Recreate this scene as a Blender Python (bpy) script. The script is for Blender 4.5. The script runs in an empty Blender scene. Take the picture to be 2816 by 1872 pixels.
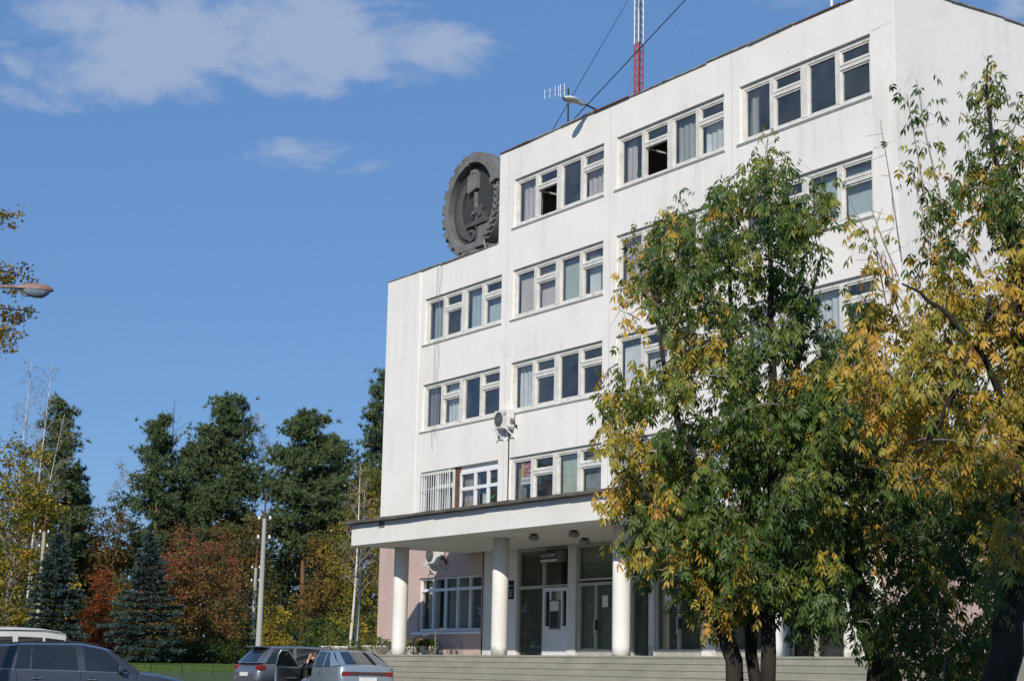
import bpy, math, random
import numpy as np
from mathutils import Vector, Matrix

# ------------------------------------------------------------------ scene, camera, light
sc = bpy.context.scene
COL = sc.collection
rng = np.random.default_rng(7)
random.seed(7)

EYE = Vector((53.581, -31.476, 1.0))
FW = Vector((-0.81811565, 0.54141385, 0.19379839)).normalized()
RT = Vector((0.55496393, 0.83164828, 0.01939531)).normalized()
UP = Vector((0.15067121, -0.12341873, 0.98084963)).normalized()
FPX = 4600.0
cam_d = bpy.data.cameras.new('camera')
cam_d.sensor_width = 36.0
cam_d.lens = 36.0 * FPX / 2816.0
cam_d.clip_start = 0.5
cam_d.clip_end = 6000.0
cam = bpy.data.objects.new('camera', cam_d)
COL.objects.link(cam)
m3 = Matrix((RT, UP, -FW)).transposed()
cam.matrix_world = Matrix.Translation(EYE) @ m3.to_4x4()
sc.camera = cam

SUN_TO = Vector((0.90, -1.0, 0.72)).normalized()
SUN_EL = math.asin(SUN_TO.z)
SUN_AZ = math.atan2(SUN_TO.x, SUN_TO.y)      # clockwise from +Y


def ray(px, py):
    return FW * FPX + RT * (px - 1408.0) - UP * (py - 936.0)


def at(px, py, D):
    """the point seen at photo position (px, py) at horizontal distance D"""
    d = ray(px, py)
    return EYE + d * (D / math.hypot(d.x, d.y))


def world_setup():
    w = bpy.data.worlds.new('World')
    sc.world = w
    w.use_nodes = True
    nt = w.node_tree
    nt.nodes.clear()
    N = nt.nodes.new
    L = nt.links.new
    out = N('ShaderNodeOutputWorld')
    sky = N('ShaderNodeTexSky')
    sky.sky_type = 'NISHITA'
    sky.sun_disc = False
    sky.sun_elevation = SUN_EL
    sky.sun_rotation = SUN_AZ
    sky.air_density = 1.0
    sky.dust_density = 0.0
    sky.ozone_density = 6.0
    bg = N('ShaderNodeBackground')
    bg.inputs['Strength'].default_value = 0.110
    mxs = N('ShaderNodeMix')
    mxs.data_type = 'RGBA'
    mxs.inputs[0].default_value = 0.65
    L(sky.outputs[0], mxs.inputs[6])
    mxs.inputs[7].default_value = (1.16, 2.50, 5.25, 1)
    L(mxs.outputs[2], bg.inputs[0])
    cbg = N('ShaderNodeBackground')
    cbg.inputs[0].default_value = (0.42, 0.49, 0.64, 1)
    cbg.inputs[1].default_value = 1.0
    tc = N('ShaderNodeTexCoord')
    D = tc.outputs['Generated']

    def vm(op, a, b=None):
        n = N('ShaderNodeVectorMath')
        n.operation = op
        for i, s in enumerate((a, b)):
            if s is None:
                continue
            if isinstance(s, (tuple, Vector)):
                n.inputs[i].default_value = tuple(s)
            else:
                L(s, n.inputs[i])
        return n

    def ma(op, a, b=None, clamp=False):
        n = N('ShaderNodeMath')
        n.operation = op
        n.use_clamp = clamp
        for i, s in enumerate((a, b)):
            if s is None:
                continue
            if isinstance(s, (int, float)):
                n.inputs[i].default_value = s
            else:
                L(s, n.inputs[i])
        return n.outputs[0]

    def blob(px, py, a, b, amp, rot=0.0):
        c = ray(px, py).normalized()
        e1 = (Vector((0, 0, 1)).cross(c) * -1).normalized()
        e2 = e1.cross(c).normalized()
        if e2.z < 0:
            e2 = -e2
        cr, sr = math.cos(rot), math.sin(rot)
        e1, e2 = e1 * cr + e2 * sr, e2 * cr - e1 * sr
        d = vm('SUBTRACT', D, c).outputs[0]
        p = ma('DIVIDE', vm('DOT_PRODUCT', d, e1).outputs['Value'], a / FPX)
        q = ma('DIVIDE', vm('DOT_PRODUCT', d, e2).outputs['Value'], b / FPX)
        r = ma('SQRT', ma('ADD', ma('MULTIPLY', p, p), ma('MULTIPLY', q, q)))
        s = ma('SUBTRACT', 1.0, r, clamp=True)
        return ma('MULTIPLY', s, amp)

    blobs = [blob(480, 100, 620, 240, 1.25, -0.10), blob(880, 110, 420, 240, 1.1, -0.2), blob(300, 220, 270, 90, 0.9, -0.15),
             blob(1180, 110, 280, 150, 0.95, -0.2), blob(20, 170, 330, 190, 1.0), blob(800, 405, 330, 75, 0.62, -0.1),
             blob(1330, 200, 200, 80, .3), blob(2230, 10, 420, 110, 0.42), blob(2790, 10, 260, 160, .8), blob(650, -500, 1100, 420, 1.0),
             blob(2500, -900, 1300, 400, 1.0), blob(-1500, 250, 900, 260, 1.0), blob(-3200, -300, 1200, 320, 1.0)]
    mask = blobs[0]
    for b in blobs[1:]:
        mask = ma('MAXIMUM', mask, b)
    mp = N('ShaderNodeMapping')
    mp.inputs['Scale'].default_value = (1.0, 1.0, 2.2)
    L(D, mp.inputs['Vector'])
    nz = N('ShaderNodeTexNoise')
    nz.inputs['Scale'].default_value = 15.0
    nz.inputs['Detail'].default_value = 13.0
    nz.inputs['Roughness'].default_value = 0.57
    nz.inputs['Distortion'].default_value = 0.25
    L(mp.outputs[0], nz.inputs['Vector'])
    val = ma('ADD', ma('MULTIPLY', mask, 0.50), ma('MULTIPLY', nz.outputs[0], 1.6))
    cov = N('ShaderNodeMapRange')
    cov.interpolation_type = 'SMOOTHSTEP'
    L(val, cov.inputs[0])
    cov.inputs[1].default_value = 0.92
    cov.inputs[2].default_value = 1.32
    cov.inputs[3].default_value = 0.0
    cov.inputs[4].default_value = 0.70
    fac = ma('MULTIPLY', cov.outputs[0], ma('MULTIPLY', mask, 6.0, clamp=True))
    mix = N('ShaderNodeMixShader')
    L(fac, mix.inputs[0])
    L(bg.outputs[0], mix.inputs[1])
    L(cbg.outputs[0], mix.inputs[2])
    L(mix.outputs[0], out.inputs[0])


world_setup()
sun_d = bpy.data.lights.new('sun', 'SUN')
sun_d.energy = 4.05
sun_d.angle = math.radians(0.53)
sun_d.color = (1.0, 0.935, 0.83)
sun = bpy.data.objects.new('sun', sun_d)
COL.objects.link(sun)
sun.rotation_euler = SUN_TO.to_track_quat('Z', 'Y').to_euler()
sun.location = (60, -60, 60)

vs = sc.view_settings
vs.view_transform = 'Standard'
vs.look = 'None'
vs.exposure = 0.0
vs.gamma = 1.0
vs.use_curve_mapping = False
sc.cycles.max_bounces = 6
sc.cycles.transparent_max_bounces = 12
sc.cycles.diffuse_bounces = 3

# ------------------------------------------------------------------ helpers


def tag(o, label=None, cat=None, group=None, kind=None):
    if label:
        o['label'] = label
    if cat:
        o['category'] = cat
    if group:
        o['group'] = group
    if kind:
        o['kind'] = kind
    return o


def link(o, parent=None):
    COL.objects.link(o)
    if parent is not None:
        o.parent = parent
    return o


def empty(name, loc=(0, 0, 0), rz=0.0, label=None, cat=None, group=None, parent=None):
    o = bpy.data.objects.new(name, None)
    o.location = loc
    o.rotation_euler = (0, 0, rz)
    o.empty_display_size = 0.2
    link(o, parent)
    return tag(o, label, cat, group)


class MB:
    def __init__(s):
        s.v, s.f = [], []

    def add(s, vs_, fs_):
        n = len(s.v)
        s.v += [tuple(p) for p in vs_]
        s.f += [tuple(i + n for i in f) for f in fs_]
        return s

    def box(s, x0, x1, y0, y1, z0, z1):
        return s.add([(x0, y0, z0), (x1, y0, z0), (x1, y1, z0), (x0, y1, z0), (x0, y0, z1), (x1, y0, z1), (x1, y1, z1), (x0, y1, z1)],
                     [(0, 3, 2, 1), (4, 5, 6, 7), (0, 1, 5, 4), (1, 2, 6, 5), (2, 3, 7, 6), (3, 0, 4, 7)])

    def obox(s, c, ax, ay, az):
        c, ax, ay, az = Vector(c), Vector(ax), Vector(ay), Vector(az)
        vs_ = [c + ax * i + ay * j + az * k for k in (-1, 1) for i, j in ((-1, -1), (1, -1), (1, 1), (-1, 1))]
        return s.add(vs_, [(0, 3, 2, 1), (4, 5, 6, 7), (0, 1, 5, 4), (1, 2, 6, 5), (2, 3, 7, 6), (3, 0, 4, 7)])

    def prism(s, poly, y0, y1):
        """polygon in x,z pushed along y (y0 is the front)"""
        n = len(poly)
        vs_ = [(x, y0, z) for x, z in poly] + [(x, y1, z) for x, z in poly]
        fs_ = [tuple(range(n)), tuple(range(2 * n - 1, n - 1, -1))]
        fs_ += [(i, n + i, n + (i + 1) % n, (i + 1) % n) for i in range(n)]
        return s.add(vs_, fs_)

    def sector(s, cx, cz, r0, r1, a0, a1, y0, y1, n=24):
        full = abs(a1 - a0) >= 359.9
        vs_ = []
        for i in range(n + 1):
            a = math.radians(a0 + (a1 - a0) * i / n)
            c, q = math.cos(a), math.sin(a)
            vs_ += [(cx + r0 * c, y0, cz + r0 * q), (cx + r1 * c, y0, cz + r1 * q), (cx + r1 * c, y1, cz + r1 * q), (cx + r0 * c, y1, cz + r0 * q)]
        fs_ = []
        for i in range(n):
            b = i * 4
            for k in range(4):
                fs_.append((b + k, b + (k + 1) % 4, b + 4 + (k + 1) % 4, b + 4 + k))
        if not full:
            fs_ += [(0, 1, 2, 3), (n * 4 + 3, n * 4 + 2, n * 4 + 1, n * 4)]
        return s.add(vs_, fs_)

    def tube(s, pts, radii, n=6, caps=True):
        pts = [Vector(p) for p in pts]
        if isinstance(radii, (int, float)):
            radii = [radii] * len(pts)
        vs_, fs_ = [], []
        ref = None
        for i, p in enumerate(pts):
            t = (pts[min(i + 1, len(pts) - 1)] - pts[max(i - 1, 0)])
            if t.length < 1e-9:
                t = Vector((0, 0, 1))
            t.normalize()
            if ref is None:
                ref = Vector((1, 0, 0)) if abs(t.x) < 0.8 else Vector((0, 1, 0))
            a = (ref - t * ref.dot(t))
            if a.length < 1e-6:
                a = t.orthogonal()
            a.normalize()
            ref = a
            b = t.cross(a)
            for k in range(n):
                th = 2 * math.pi * k / n
                vs_.append(p + (a * math.cos(th) + b * math.sin(th)) * radii[i])
        for i in range(len(pts) - 1):
            for k in range(n):
                fs_.append((i * n + k, i * n + (k + 1) % n, (i + 1) * n + (k + 1) % n, (i + 1) * n + k))
        if caps:
            fs_.append(tuple(range(n - 1, -1, -1)))
            m = (len(pts) - 1) * n
            fs_.append(tuple(range(m, m + n)))
        return s.add(vs_, fs_)

    def lathe(s, prof, c=(0, 0, 0), n=20):
        vs_, fs_ = [], []
        for r, z in prof:
            for k in range(n):
                a = 2 * math.pi * k / n
                vs_.append((c[0] + r * math.cos(a), c[1] + r * math.sin(a), c[2] + z))
        for i in range(len(prof) - 1):
            for k in range(n):
                fs_.append((i * n + k, i * n + (k + 1) % n, (i + 1) * n + (k + 1) % n, (i + 1) * n + k))
        fs_.append(tuple(range(n - 1, -1, -1)))
        m = (len(prof) - 1) * n
        fs_.append(tuple(range(m, m + n)))
        return s.add(vs_, fs_)

    def grid(s, P):
        """P[i][j] points"""
        a, b = len(P), len(P[0])
        vs_ = [q for r in P for q in r]
        fs_ = [(i * b + j, (i + 1) * b + j, (i + 1) * b + j + 1, i * b + j + 1) for i in range(a - 1) for j in range(b - 1)]
        return s.add(vs_, fs_)

    def mesh(s, name, mat, smooth=False):
        me = bpy.data.meshes.new(name)
        me.from_pydata(s.v, [], s.f)
        me.update()
        if mat:
            me.materials.append(mat)
        if smooth:
            me.polygons.foreach_set('use_smooth', [True] * len(me.polygons))
        return me

    def build(s, name, mat, parent=None, smooth=False, bevel=0.0, fix=False, loc=None):
        me = s.mesh(name, mat, smooth)
        if fix:
            import bmesh
            bm = bmesh.new()
            bm.from_mesh(me)
            bmesh.ops.remove_doubles(bm, verts=bm.verts, dist=1e-5)
            bmesh.ops.recalc_face_normals(bm, faces=bm.faces)
            bm.to_mesh(me)
            bm.free()
        o = bpy.data.objects.new(name, me)
        if loc is not None:
            o.location = loc
        link(o, parent)
        if bevel:
            md = o.modifiers.new('bevel', 'BEVEL')
            md.width = bevel
            md.segments = 2
            md.limit_method = 'ANGLE'
            md.angle_limit = math.radians(40)
        return o


def share(name, me, parent, M):
    o = bpy.data.objects.new(name, me)
    link(o, parent)
    o.matrix_local = M
    return o


def np_mesh(name, V, F, mat, tint=None, smooth=False):
    V = np.ascontiguousarray(V, dtype=np.float32)
    F = np.ascontiguousarray(F, dtype=np.int32)
    me = bpy.data.meshes.new(name)
    nf, k = F.shape
    me.vertices.add(len(V))
    me.vertices.foreach_set('co', V.ravel())
    me.loops.add(nf * k)
    me.loops.foreach_set('vertex_index', F.ravel())
    me.polygons.add(nf)
    me.polygons.foreach_set('loop_start', np.arange(0, nf * k, k, dtype=np.int32))
    if smooth:
        me.polygons.foreach_set('use_smooth', np.ones(nf, dtype=bool))
    me.update(calc_edges=True)
    if tint is not None:
        at_ = me.attributes.new('tint', 'FLOAT', 'POINT')
        at_.data.foreach_set('value', np.ascontiguousarray(tint, dtype=np.float32))
    me.materials.append(mat)
    return me


def np_obj(name, V, F, mat, parent=None, tint=None, smooth=False):
    o = bpy.data.objects.new(name, np_mesh(name, V, F, mat, tint, smooth))
    return link(o, parent)


# ------------------------------------------------------------------ materials
MATS = {}


def newmat(name):
    m = bpy.data.materials.new(name)
    m.use_nodes = True
    nt = m.node_tree
    nt.nodes.clear()
    MATS[name] = m
    return m, nt, nt.nodes.new, nt.links.new


def ramp(N, stops):
    r = N('ShaderNodeValToRGB')
    el = r.color_ramp.elements
    while len(el) > 1:
        el.remove(el[-1])
    for i, (p, c) in enumerate(stops):
        e = el[0] if i == 0 else el.new(p)
        e.position = p
        e.color = (c[0], c[1], c[2], 1) if not isinstance(c, (int, float)) else (c, c, c, 1)
    return r


def noise(N, L, vec, scale, detail=4, rough=0.55, dist=0.0, sc3=None):
    if sc3:
        mp = N('ShaderNodeMapping')
        mp.inputs['Scale'].default_value = sc3
        L(vec, mp.inputs[0])
        vec = mp.outputs[0]
    n = N('ShaderNodeTexNoise')
    n.inputs['Scale'].default_value = scale
    n.inputs['Detail'].default_value = detail
    n.inputs['Roughness'].default_value = rough
    n.inputs['Distortion'].default_value = dist
    L(vec, n.inputs['Vector'])
    return n.outputs[0]


def mixc(N, L, fac, a, b, mode='MIX'):
    m = N('ShaderNodeMix')
    m.data_type = 'RGBA'
    m.blend_type = mode
    ins = [i for i in m.inputs if i.enabled]
    for sck, v in ((m.inputs[0], fac), (m.inputs[6], a), (m.inputs[7], b)):
        if isinstance(v, (int, float)):
            sck.default_value = v
        elif isinstance(v, tuple):
            sck.default_value = (v[0], v[1], v[2], 1)
        else:
            L(v, sck)
    return m.outputs[2]


def pmat(name, c1, c2=None, scale=4.0, rough=0.8, metallic=0.0, bump=0.0, bscale=40.0, spec=0.4, lo=0.35, hi=0.65, spots=None, coat=0.0, sc3=None):
    m, nt, N, L = newmat(name)
    out = N('ShaderNodeOutputMaterial')
    b = N('ShaderNodeBsdfPrincipled')
    L(b.outputs[0], out.inputs[0])
    b.inputs['Roughness'].default_value = rough
    b.inputs['Metallic'].default_value = metallic
    b.inputs['Specular IOR Level'].default_value = spec
    if coat:
        b.inputs['Coat Weight'].default_value = coat
        b.inputs['Coat Roughness'].default_value = 0.06
    tc = N('ShaderNodeTexCoord').outputs['Object']
    if c2 is None:
        c2 = tuple(x * 0.85 for x in c1)
    r = ramp(N, [(lo, c1), (hi, c2)])
    L(noise(N, L, tc, scale, 6, 0.6, 0.2, sc3), r.inputs[0])
    col = r.outputs[0]
    if spots:
        sc_, th, sccol = spots
        r2 = ramp(N, [(th, 0.0), (min(th + 0.05, 1), 1.0)])
        L(noise(N, L, tc, sc_, 8, 0.65, 0.5), r2.inputs[0])
        col = mixc(N, L, r2.outputs[0], col, sccol)
    L(col, b.inputs['Base Color'])
    if bump:
        bp = N('ShaderNodeBump')
        bp.inputs['Strength'].default_value = bump
        bp.inputs['Distance'].default_value = 0.02
        L(noise(N, L, tc, bscale, 6, 0.6), bp.inputs['Height'])
        L(bp.outputs[0], b.inputs['Normal'])
    return m


def plaster(name, base, dark, rust=False, zmin_peel=None, peel=(0.34, 0.32, 0.29), crack=0.28, peel2=(0.12, 0.085, 0.07)):
    m, nt, N, L = newmat(name)
    out = N('ShaderNodeOutputMaterial')
    b = N('ShaderNodeBsdfPrincipled')
    L(b.outputs[0], out.inputs[0])
    b.inputs['Roughness'].default_value = 0.9
    b.inputs['Specular IOR Level'].default_value = 0.2
    tc = N('ShaderNodeTexCoord').outputs['Object']
    # broad mottling
    r = ramp(N, [(0.30, dark), (0.55, base), (0.8, tuple(min(1, x * 1.03) for x in base))])
    L(noise(N, L, tc, 0.55, 7, 0.6, 0.3), r.inputs[0])
    col = r.outputs[0]
    # rain streaks
    r2 = ramp(N, [(0.47, 0.0), (0.74, 1.0)])
    L(noise(N, L, tc, 2.6, 5, 0.6, 0.0, (1.0, 1.0, 0.07)), r2.inputs[0])
    r2b = ramp(N, [(0.42, 0.0), (0.7, 1.0)])
    L(noise(N, L, tc, 0.35, 3, 0.5), r2b.inputs[0])
    mm = N('ShaderNodeMath')
    mm.operation = 'MULTIPLY'
    L(r2.outputs[0], mm.inputs[0])
    L(r2b.outputs[0], mm.inputs[1])
    m2 = N('ShaderNodeMath')
    m2.operation = 'MULTIPLY'
    L(mm.outputs[0], m2.inputs[0])
    m2.inputs[1].default_value = 0.62
    col = mixc(N, L, m2.outputs[0], col, tuple(x * 0.72 for x in dark))
    # hairline cracks
    vo = N('ShaderNodeTexVoronoi')
    vo.feature = 'DISTANCE_TO_EDGE'
    vo.inputs['Scale'].default_value = 0.33
    nv = N('ShaderNodeTexNoise')
    nv.inputs['Scale'].default_value = 1.3
    nv.inputs['Detail'].default_value = 6
    L(tc, nv.inputs['Vector'])
    wv = N('ShaderNodeVectorMath')
    wv.operation = 'MULTIPLY_ADD'
    L(nv.outputs[1], wv.inputs[0])
    wv.inputs[1].default_value = (1.1, 1.1, 1.1)
    L(tc, wv.inputs[2])
    L(wv.outputs[0], vo.inputs['Vector'])
    rc = ramp(N, [(0.0, 1.0), (0.006, 0.0)])
    L(vo.outputs['Distance'], rc.inputs[0])
    rcm = ramp(N, [(0.56, 0.0), (0.64, 1.0)])
    L(noise(N, L, tc, 0.23, 2, 0.5), rcm.inputs[0])
    mc = N('ShaderNodeMath')
    mc.operation = 'MULTIPLY'
    L(rc.outputs[0], mc.inputs[0])
    L(rcm.outputs[0], mc.inputs[1])
    mc2 = N('ShaderNodeMath')
    mc2.operation = 'MULTIPLY'
    L(mc.outputs[0], mc2.inputs[0])
    mc2.inputs[1].default_value = crack
    col = mixc(N, L, mc2.outputs[0], col, tuple(x * 0.45 for x in dark))
    if rust:
        sx = N('ShaderNodeSeparateXYZ')
        L(tc, sx.inputs[0])
        mr = N('ShaderNodeMapRange')
        L(sx.outputs[2], mr.inputs[0])
        mr.inputs[1].default_value = 17.9
        mr.inputs[2].default_value = 19.3
        mr.inputs[3].default_value = -0.22
        mr.inputs[4].default_value = 0.02
        ad = N('ShaderNodeMath')
        L(mr.outputs[0], ad.inputs[0])
        L(noise(N, L, tc, 5.0, 3, 0.5, 0.0, (1.0, 1.0, 0.03)), ad.inputs[1])
        rr_ = ramp(N, [(0.66, 0.0), (0.74, 0.7)])
        L(ad.outputs[0], rr_.inputs[0])
        col = mixc(N, L, rr_.outputs[0], col, (0.36, 0.24, 0.15))
    if zmin_peel is not None:
        sx = N('ShaderNodeSeparateXYZ')
        L(tc, sx.inputs[0])
        mr = N('ShaderNodeMapRange')
        L(sx.outputs[2], mr.inputs[0])
        mr.inputs[1].default_value = zmin_peel + 1.1
        mr.inputs[2].default_value = zmin_peel
        mr.inputs[3].default_value = 0.0
        mr.inputs[4].default_value = 0.20
        ad = N('ShaderNodeMath')
        L(mr.outputs[0], ad.inputs[0])
        L(noise(N, L, tc, 1.5, 7, 0.62, 0.6), ad.inputs[1])
        rp = ramp(N, [(0.66, 0.0), (0.69, 1.0)])
        L(ad.outputs[0], rp.inputs[0])
        col = mixc(N, L, rp.outputs[0], col, peel)
        ad2 = N('ShaderNodeMath')
        L(mr.outputs[0], ad2.inputs[0])
        L(noise(N, L, tc, 3.3, 6, 0.62, 0.4), ad2.inputs[1])
        rp2 = ramp(N, [(0.77, 0.0), (0.79, 1.0)])
        L(ad2.outputs[0], rp2.inputs[0])
        col = mixc(N, L, rp2.outputs[0], col, peel2)
    L(col, b.inputs['Base Color'])
    bp = N('ShaderNodeBump')
    bp.inputs['Strength'].default_value = 0.25
    bp.inputs['Distance'].default_value = 0.03
    L(noise(N, L, tc, 6.0, 8, 0.65), bp.inputs['Height'])
    bp2 = N('ShaderNodeBump')
    bp2.inputs['Strength'].default_value = 0.25
    bp2.inputs['Distance'].default_value = 0.05
    L(noise(N, L, tc, 0.9, 3, 0.5), bp2.inputs['Height'])
    L(bp.outputs[0], bp2.inputs['Normal'])
    L(bp2.outputs[0], b.inputs['Normal'])
    return m


def glassmat(name, tint=(0.925, 0.945, 0.94), rough=0.015, ior=1.55, dirt=0.06):
    m, nt, N, L = newmat(name)
    out = N('ShaderNodeOutputMaterial')
    tr = N('ShaderNodeBsdfTransparent')
    tr.inputs[0].default_value = (*tint, 1)
    gl = N('ShaderNodeBsdfGlossy')
    gl.inputs['Roughness'].default_value = rough
    gl.inputs[0].default_value = (0.95, 0.97, 1, 1)
    df = N('ShaderNodeBsdfDiffuse')
    df.inputs[0].default_value = (0.35, 0.36, 0.36, 1)
    fr = N('ShaderNodeFresnel')
    ge = N('ShaderNodeNewGeometry')
    io = N('ShaderNodeMapRange')
    L(ge.outputs['Backfacing'], io.inputs[0])
    io.inputs[3].default_value = ior
    io.inputs[4].default_value = 1.0 / ior
    L(io.outputs[0], fr.inputs['IOR'])
    tc = N('ShaderNodeTexCoord').outputs['Object']
    bp = N('ShaderNodeBump')
    bp.inputs['Strength'].default_value = 0.04
    bp.inputs['Distance'].default_value = 0.02
    L(noise(N, L, tc, 1.7, 2, 0.5), bp.inputs['Height'])
    L(bp.outputs[0], gl.inputs['Normal'])
    a = N('ShaderNodeMixShader')
    L(fr.outputs[0], a.inputs[0])
    L(tr.outputs[0], a.inputs[1])
    L(gl.outputs[0], a.inputs[2])
    b = N('ShaderNodeMixShader')
    r = ramp(N, [(0.3, 0.0), (0.8, dirt * 2)])
    L(noise(N, L, tc, 1.1, 5, 0.6), r.inputs[0])
    L(r.outputs[0], b.inputs[0])
    L(a.outputs[0], b.inputs[1])
    L(df.outputs[0], b.inputs[2])
    L(b.outputs[0], out.inputs[0])
    return m


def leafmat(name, stops, trans=0.3, rough=0.55, spec=0.25, noise_amt=0.0):
    m, nt, N, L = newmat(name)
    out = N('ShaderNodeOutputMaterial')
    atn = N('ShaderNodeAttribute')
    atn.attribute_name = 'tint'
    r = ramp(N, stops)
    L(atn.outputs['Fac'], r.inputs[0])
    b = N('ShaderNodeBsdfPrincipled')
    b.inputs['Roughness'].default_value = rough
    b.inputs['Specular IOR Level'].default_value = spec
    L(r.outputs[0], b.inputs['Base Color'])
    t = N('ShaderNodeBsdfTranslucent')
    hs = N('ShaderNodeHueSaturation')
    hs.inputs['Value'].default_value = 1.25
    hs.inputs['Saturation'].default_value = 1.1
    L(r.outputs[0], hs.inputs['Color'])
    L(hs.outputs[0], t.inputs[0])
    mx = N('ShaderNodeMixShader')
    mx.inputs[0].default_value = trans
    L(b.outputs[0], mx.inputs[1])
    L(t.outputs[0], mx.inputs[2])
    L(mx.outputs[0], out.inputs[0])
    return m


M_WHITE = plaster('white_plaster', (0.835, 0.81, 0.765), (0.775, 0.75, 0.70), rust=True)
M_PINK = plaster('pink_plaster', (0.56, 0.415, 0.365), (0.50, 0.37, 0.325), zmin_peel=1.45)
M_CANOPY = plaster('canopy_plaster', (0.80, 0.78, 0.735), (0.72, 0.70, 0.65), crack=0.15)
M_COLUMN = plaster('column_plaster', (0.80, 0.78, 0.74), (0.71, 0.69, 0.645), crack=0.1, zmin_peel=1.2, peel=(0.55, 0.53, 0.48), peel2=(0.42, 0.39, 0.34))
M_CONC = pmat('step_concrete', (0.34, 0.325, 0.265), (0.27, 0.26, 0.21), 1.2, 0.9, bump=0.3, bscale=25, spots=(2.2, 0.66, (0.21, 0.205, 0.165)))
M_SEAMC = pmat('worn_joint', (0.06, 0.06, 0.05), (0.04, 0.04, 0.035), 5, 0.95)
M_ROOFTRIM = pmat('roofing_felt', (0.16, 0.14, 0.115), (0.085, 0.075, 0.065), 2.5, 0.9, bump=0.4)
M_FLASH = pmat('flashing_metal', (0.52, 0.50, 0.47), (0.30, 0.26, 0.22), 3.0, 0.55, metallic=0.4, spots=(5, 0.58, (0.17, 0.08, 0.05)))
M_FRAME = pmat('window_paint', (0.72, 0.71, 0.665), (0.60, 0.585, 0.535), 2.5, 0.65, spots=(7.0, 0.61, (0.33, 0.29, 0.24)))
M_PVC = pmat('plastic_frame', (0.80, 0.81, 0.82), (0.76, 0.77, 0.78), 2.0, 0.35)
M_SILL = pmat('sill_metal', (0.74, 0.73, 0.69), (0.60, 0.58, 0.54), 3, 0.6, spots=(4, 0.66, (0.3, 0.25, 0.2)))
M_GLASS = glassmat('window_glass')
M_GLASSD = glassmat('entrance_glass', (0.86, 0.88, 0.85), 0.02, 1.45)
M_ROOM = pmat('room_paint', (0.30, 0.27, 0.24), (0.24, 0.22, 0.195), 1.0, 0.95)
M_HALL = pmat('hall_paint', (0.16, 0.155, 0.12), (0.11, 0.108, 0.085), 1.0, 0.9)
M_DARK = pmat('dark_metal', (0.035, 0.033, 0.03), (0.02, 0.02, 0.02), 3, 0.6, metallic=0.3)
M_RUST = pmat('rusty_metal', (0.20, 0.09, 0.05), (0.10, 0.05, 0.035), 5, 0.85, bump=0.3)
M_ACW = pmat('appliance_white', (0.72, 0.71, 0.66), (0.66, 0.65, 0.60), 3, 0.5)
M_GREY = pmat('grey_plastic', (0.2, 0.2, 0.195), (0.15, 0.15, 0.15), 3, 0.6)
M_EMB = pmat('emblem_concrete', (0.20, 0.198, 0.19), (0.125, 0.124, 0.12), 1.6, 0.75, bump=0.5, bscale=9, spots=(1.3, 0.60, (0.28, 0.278, 0.265)))
M_EMBM = pmat('emblem_relief', (0.10, 0.10, 0.098), (0.07, 0.07, 0.069), 1.4, 0.75, bump=0.4, bscale=8)
M_EMBD = pmat('emblem_dark', (0.058, 0.058, 0.058), (0.04, 0.04, 0.041), 1.2, 0.7, bump=0.4, bscale=8)
M_POLE = pmat('pole_concrete', (0.42, 0.42, 0.38), (0.33, 0.33, 0.30), 2, 0.9, bump=0.2, sc3=(1, 1, .2))
M_PORC = pmat('porcelain', (0.82, 0.82, 0.80), (0.7, 0.7, 0.68), 3, 0.3)
M_RED = pmat('mast_red', (0.42, 0.045, 0.055), (0.33, 0.04, 0.045), 3, 0.5)
M_MWHITE = pmat('mast_white', (0.76, 0.77, 0.80), (0.66, 0.67, 0.70), 3, 0.5)
M_ALU = pmat('aluminium', (0.62, 0.64, 0.66), (0.5, 0.52, 0.54), 3, 0.4, metallic=0.6)
M_LAMPW = pmat('lamp_housing', (0.66, 0.66, 0.62), (0.55, 0.54, 0.5), 4, 0.45)
M_LAMPB = pmat('lamp_weathered', (0.33, 0.21, 0.17), (0.22, 0.15, 0.13), 9, 0.6, spots=(6, 0.6, (0.38, 0.30, 0.24)))
M_LAMPG = pmat('lamp_glass', (0.30, 0.30, 0.26), (0.22, 0.22, 0.2), 3, 0.2)
M_LAMPG2 = pmat('lamp_bowl', (0.25, 0.33, 0.38), (0.16, 0.21, 0.25), 4, 0.12)
M_ASPH = pmat('asphalt', (0.055, 0.054, 0.052), (0.04, 0.04, 0.039), 0.8, 0.9, bump=0.3, bscale=60)
M_LAWN = pmat('lawn_soil', (0.075, 0.125, 0.03), (0.055, 0.09, 0.024), 0.6, 0.95, bump=0.5)
M_KERB = pmat('kerb_stone', (0.32, 0.31, 0.29), (0.24, 0.235, 0.22), 2, 0.9)
M_BARK = pmat('maple_bark', (0.045, 0.036, 0.029), (0.017, 0.014, 0.011), 7, 0.95, bump=0.9, bscale=14, sc3=(1, 1, .25))
M_TWIG = pmat('twig_bark', (0.30, 0.26, 0.22), (0.18, 0.15, 0.125), 5, 0.9)
M_PBARK = pmat('pine_bark', (0.26, 0.115, 0.055), (0.13, 0.065, 0.04), 1.4, 0.95, sc3=(1, 1, .3))
M_SBARK = pmat('dark_bark', (0.06, 0.048, 0.04), (0.035, 0.03, 0.026), 3, 0.95)
M_BBARK = pmat('birch_bark', (0.66, 0.63, 0.58), (0.50, 0.47, 0.43), 3, 0.8, spots=(3.2, 0.60, (0.07, 0.06, 0.055)))
M_BTWIG = pmat('birch_twig', (0.36, 0.31, 0.28), (0.22, 0.18, 0.16), 3, 0.9)

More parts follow.
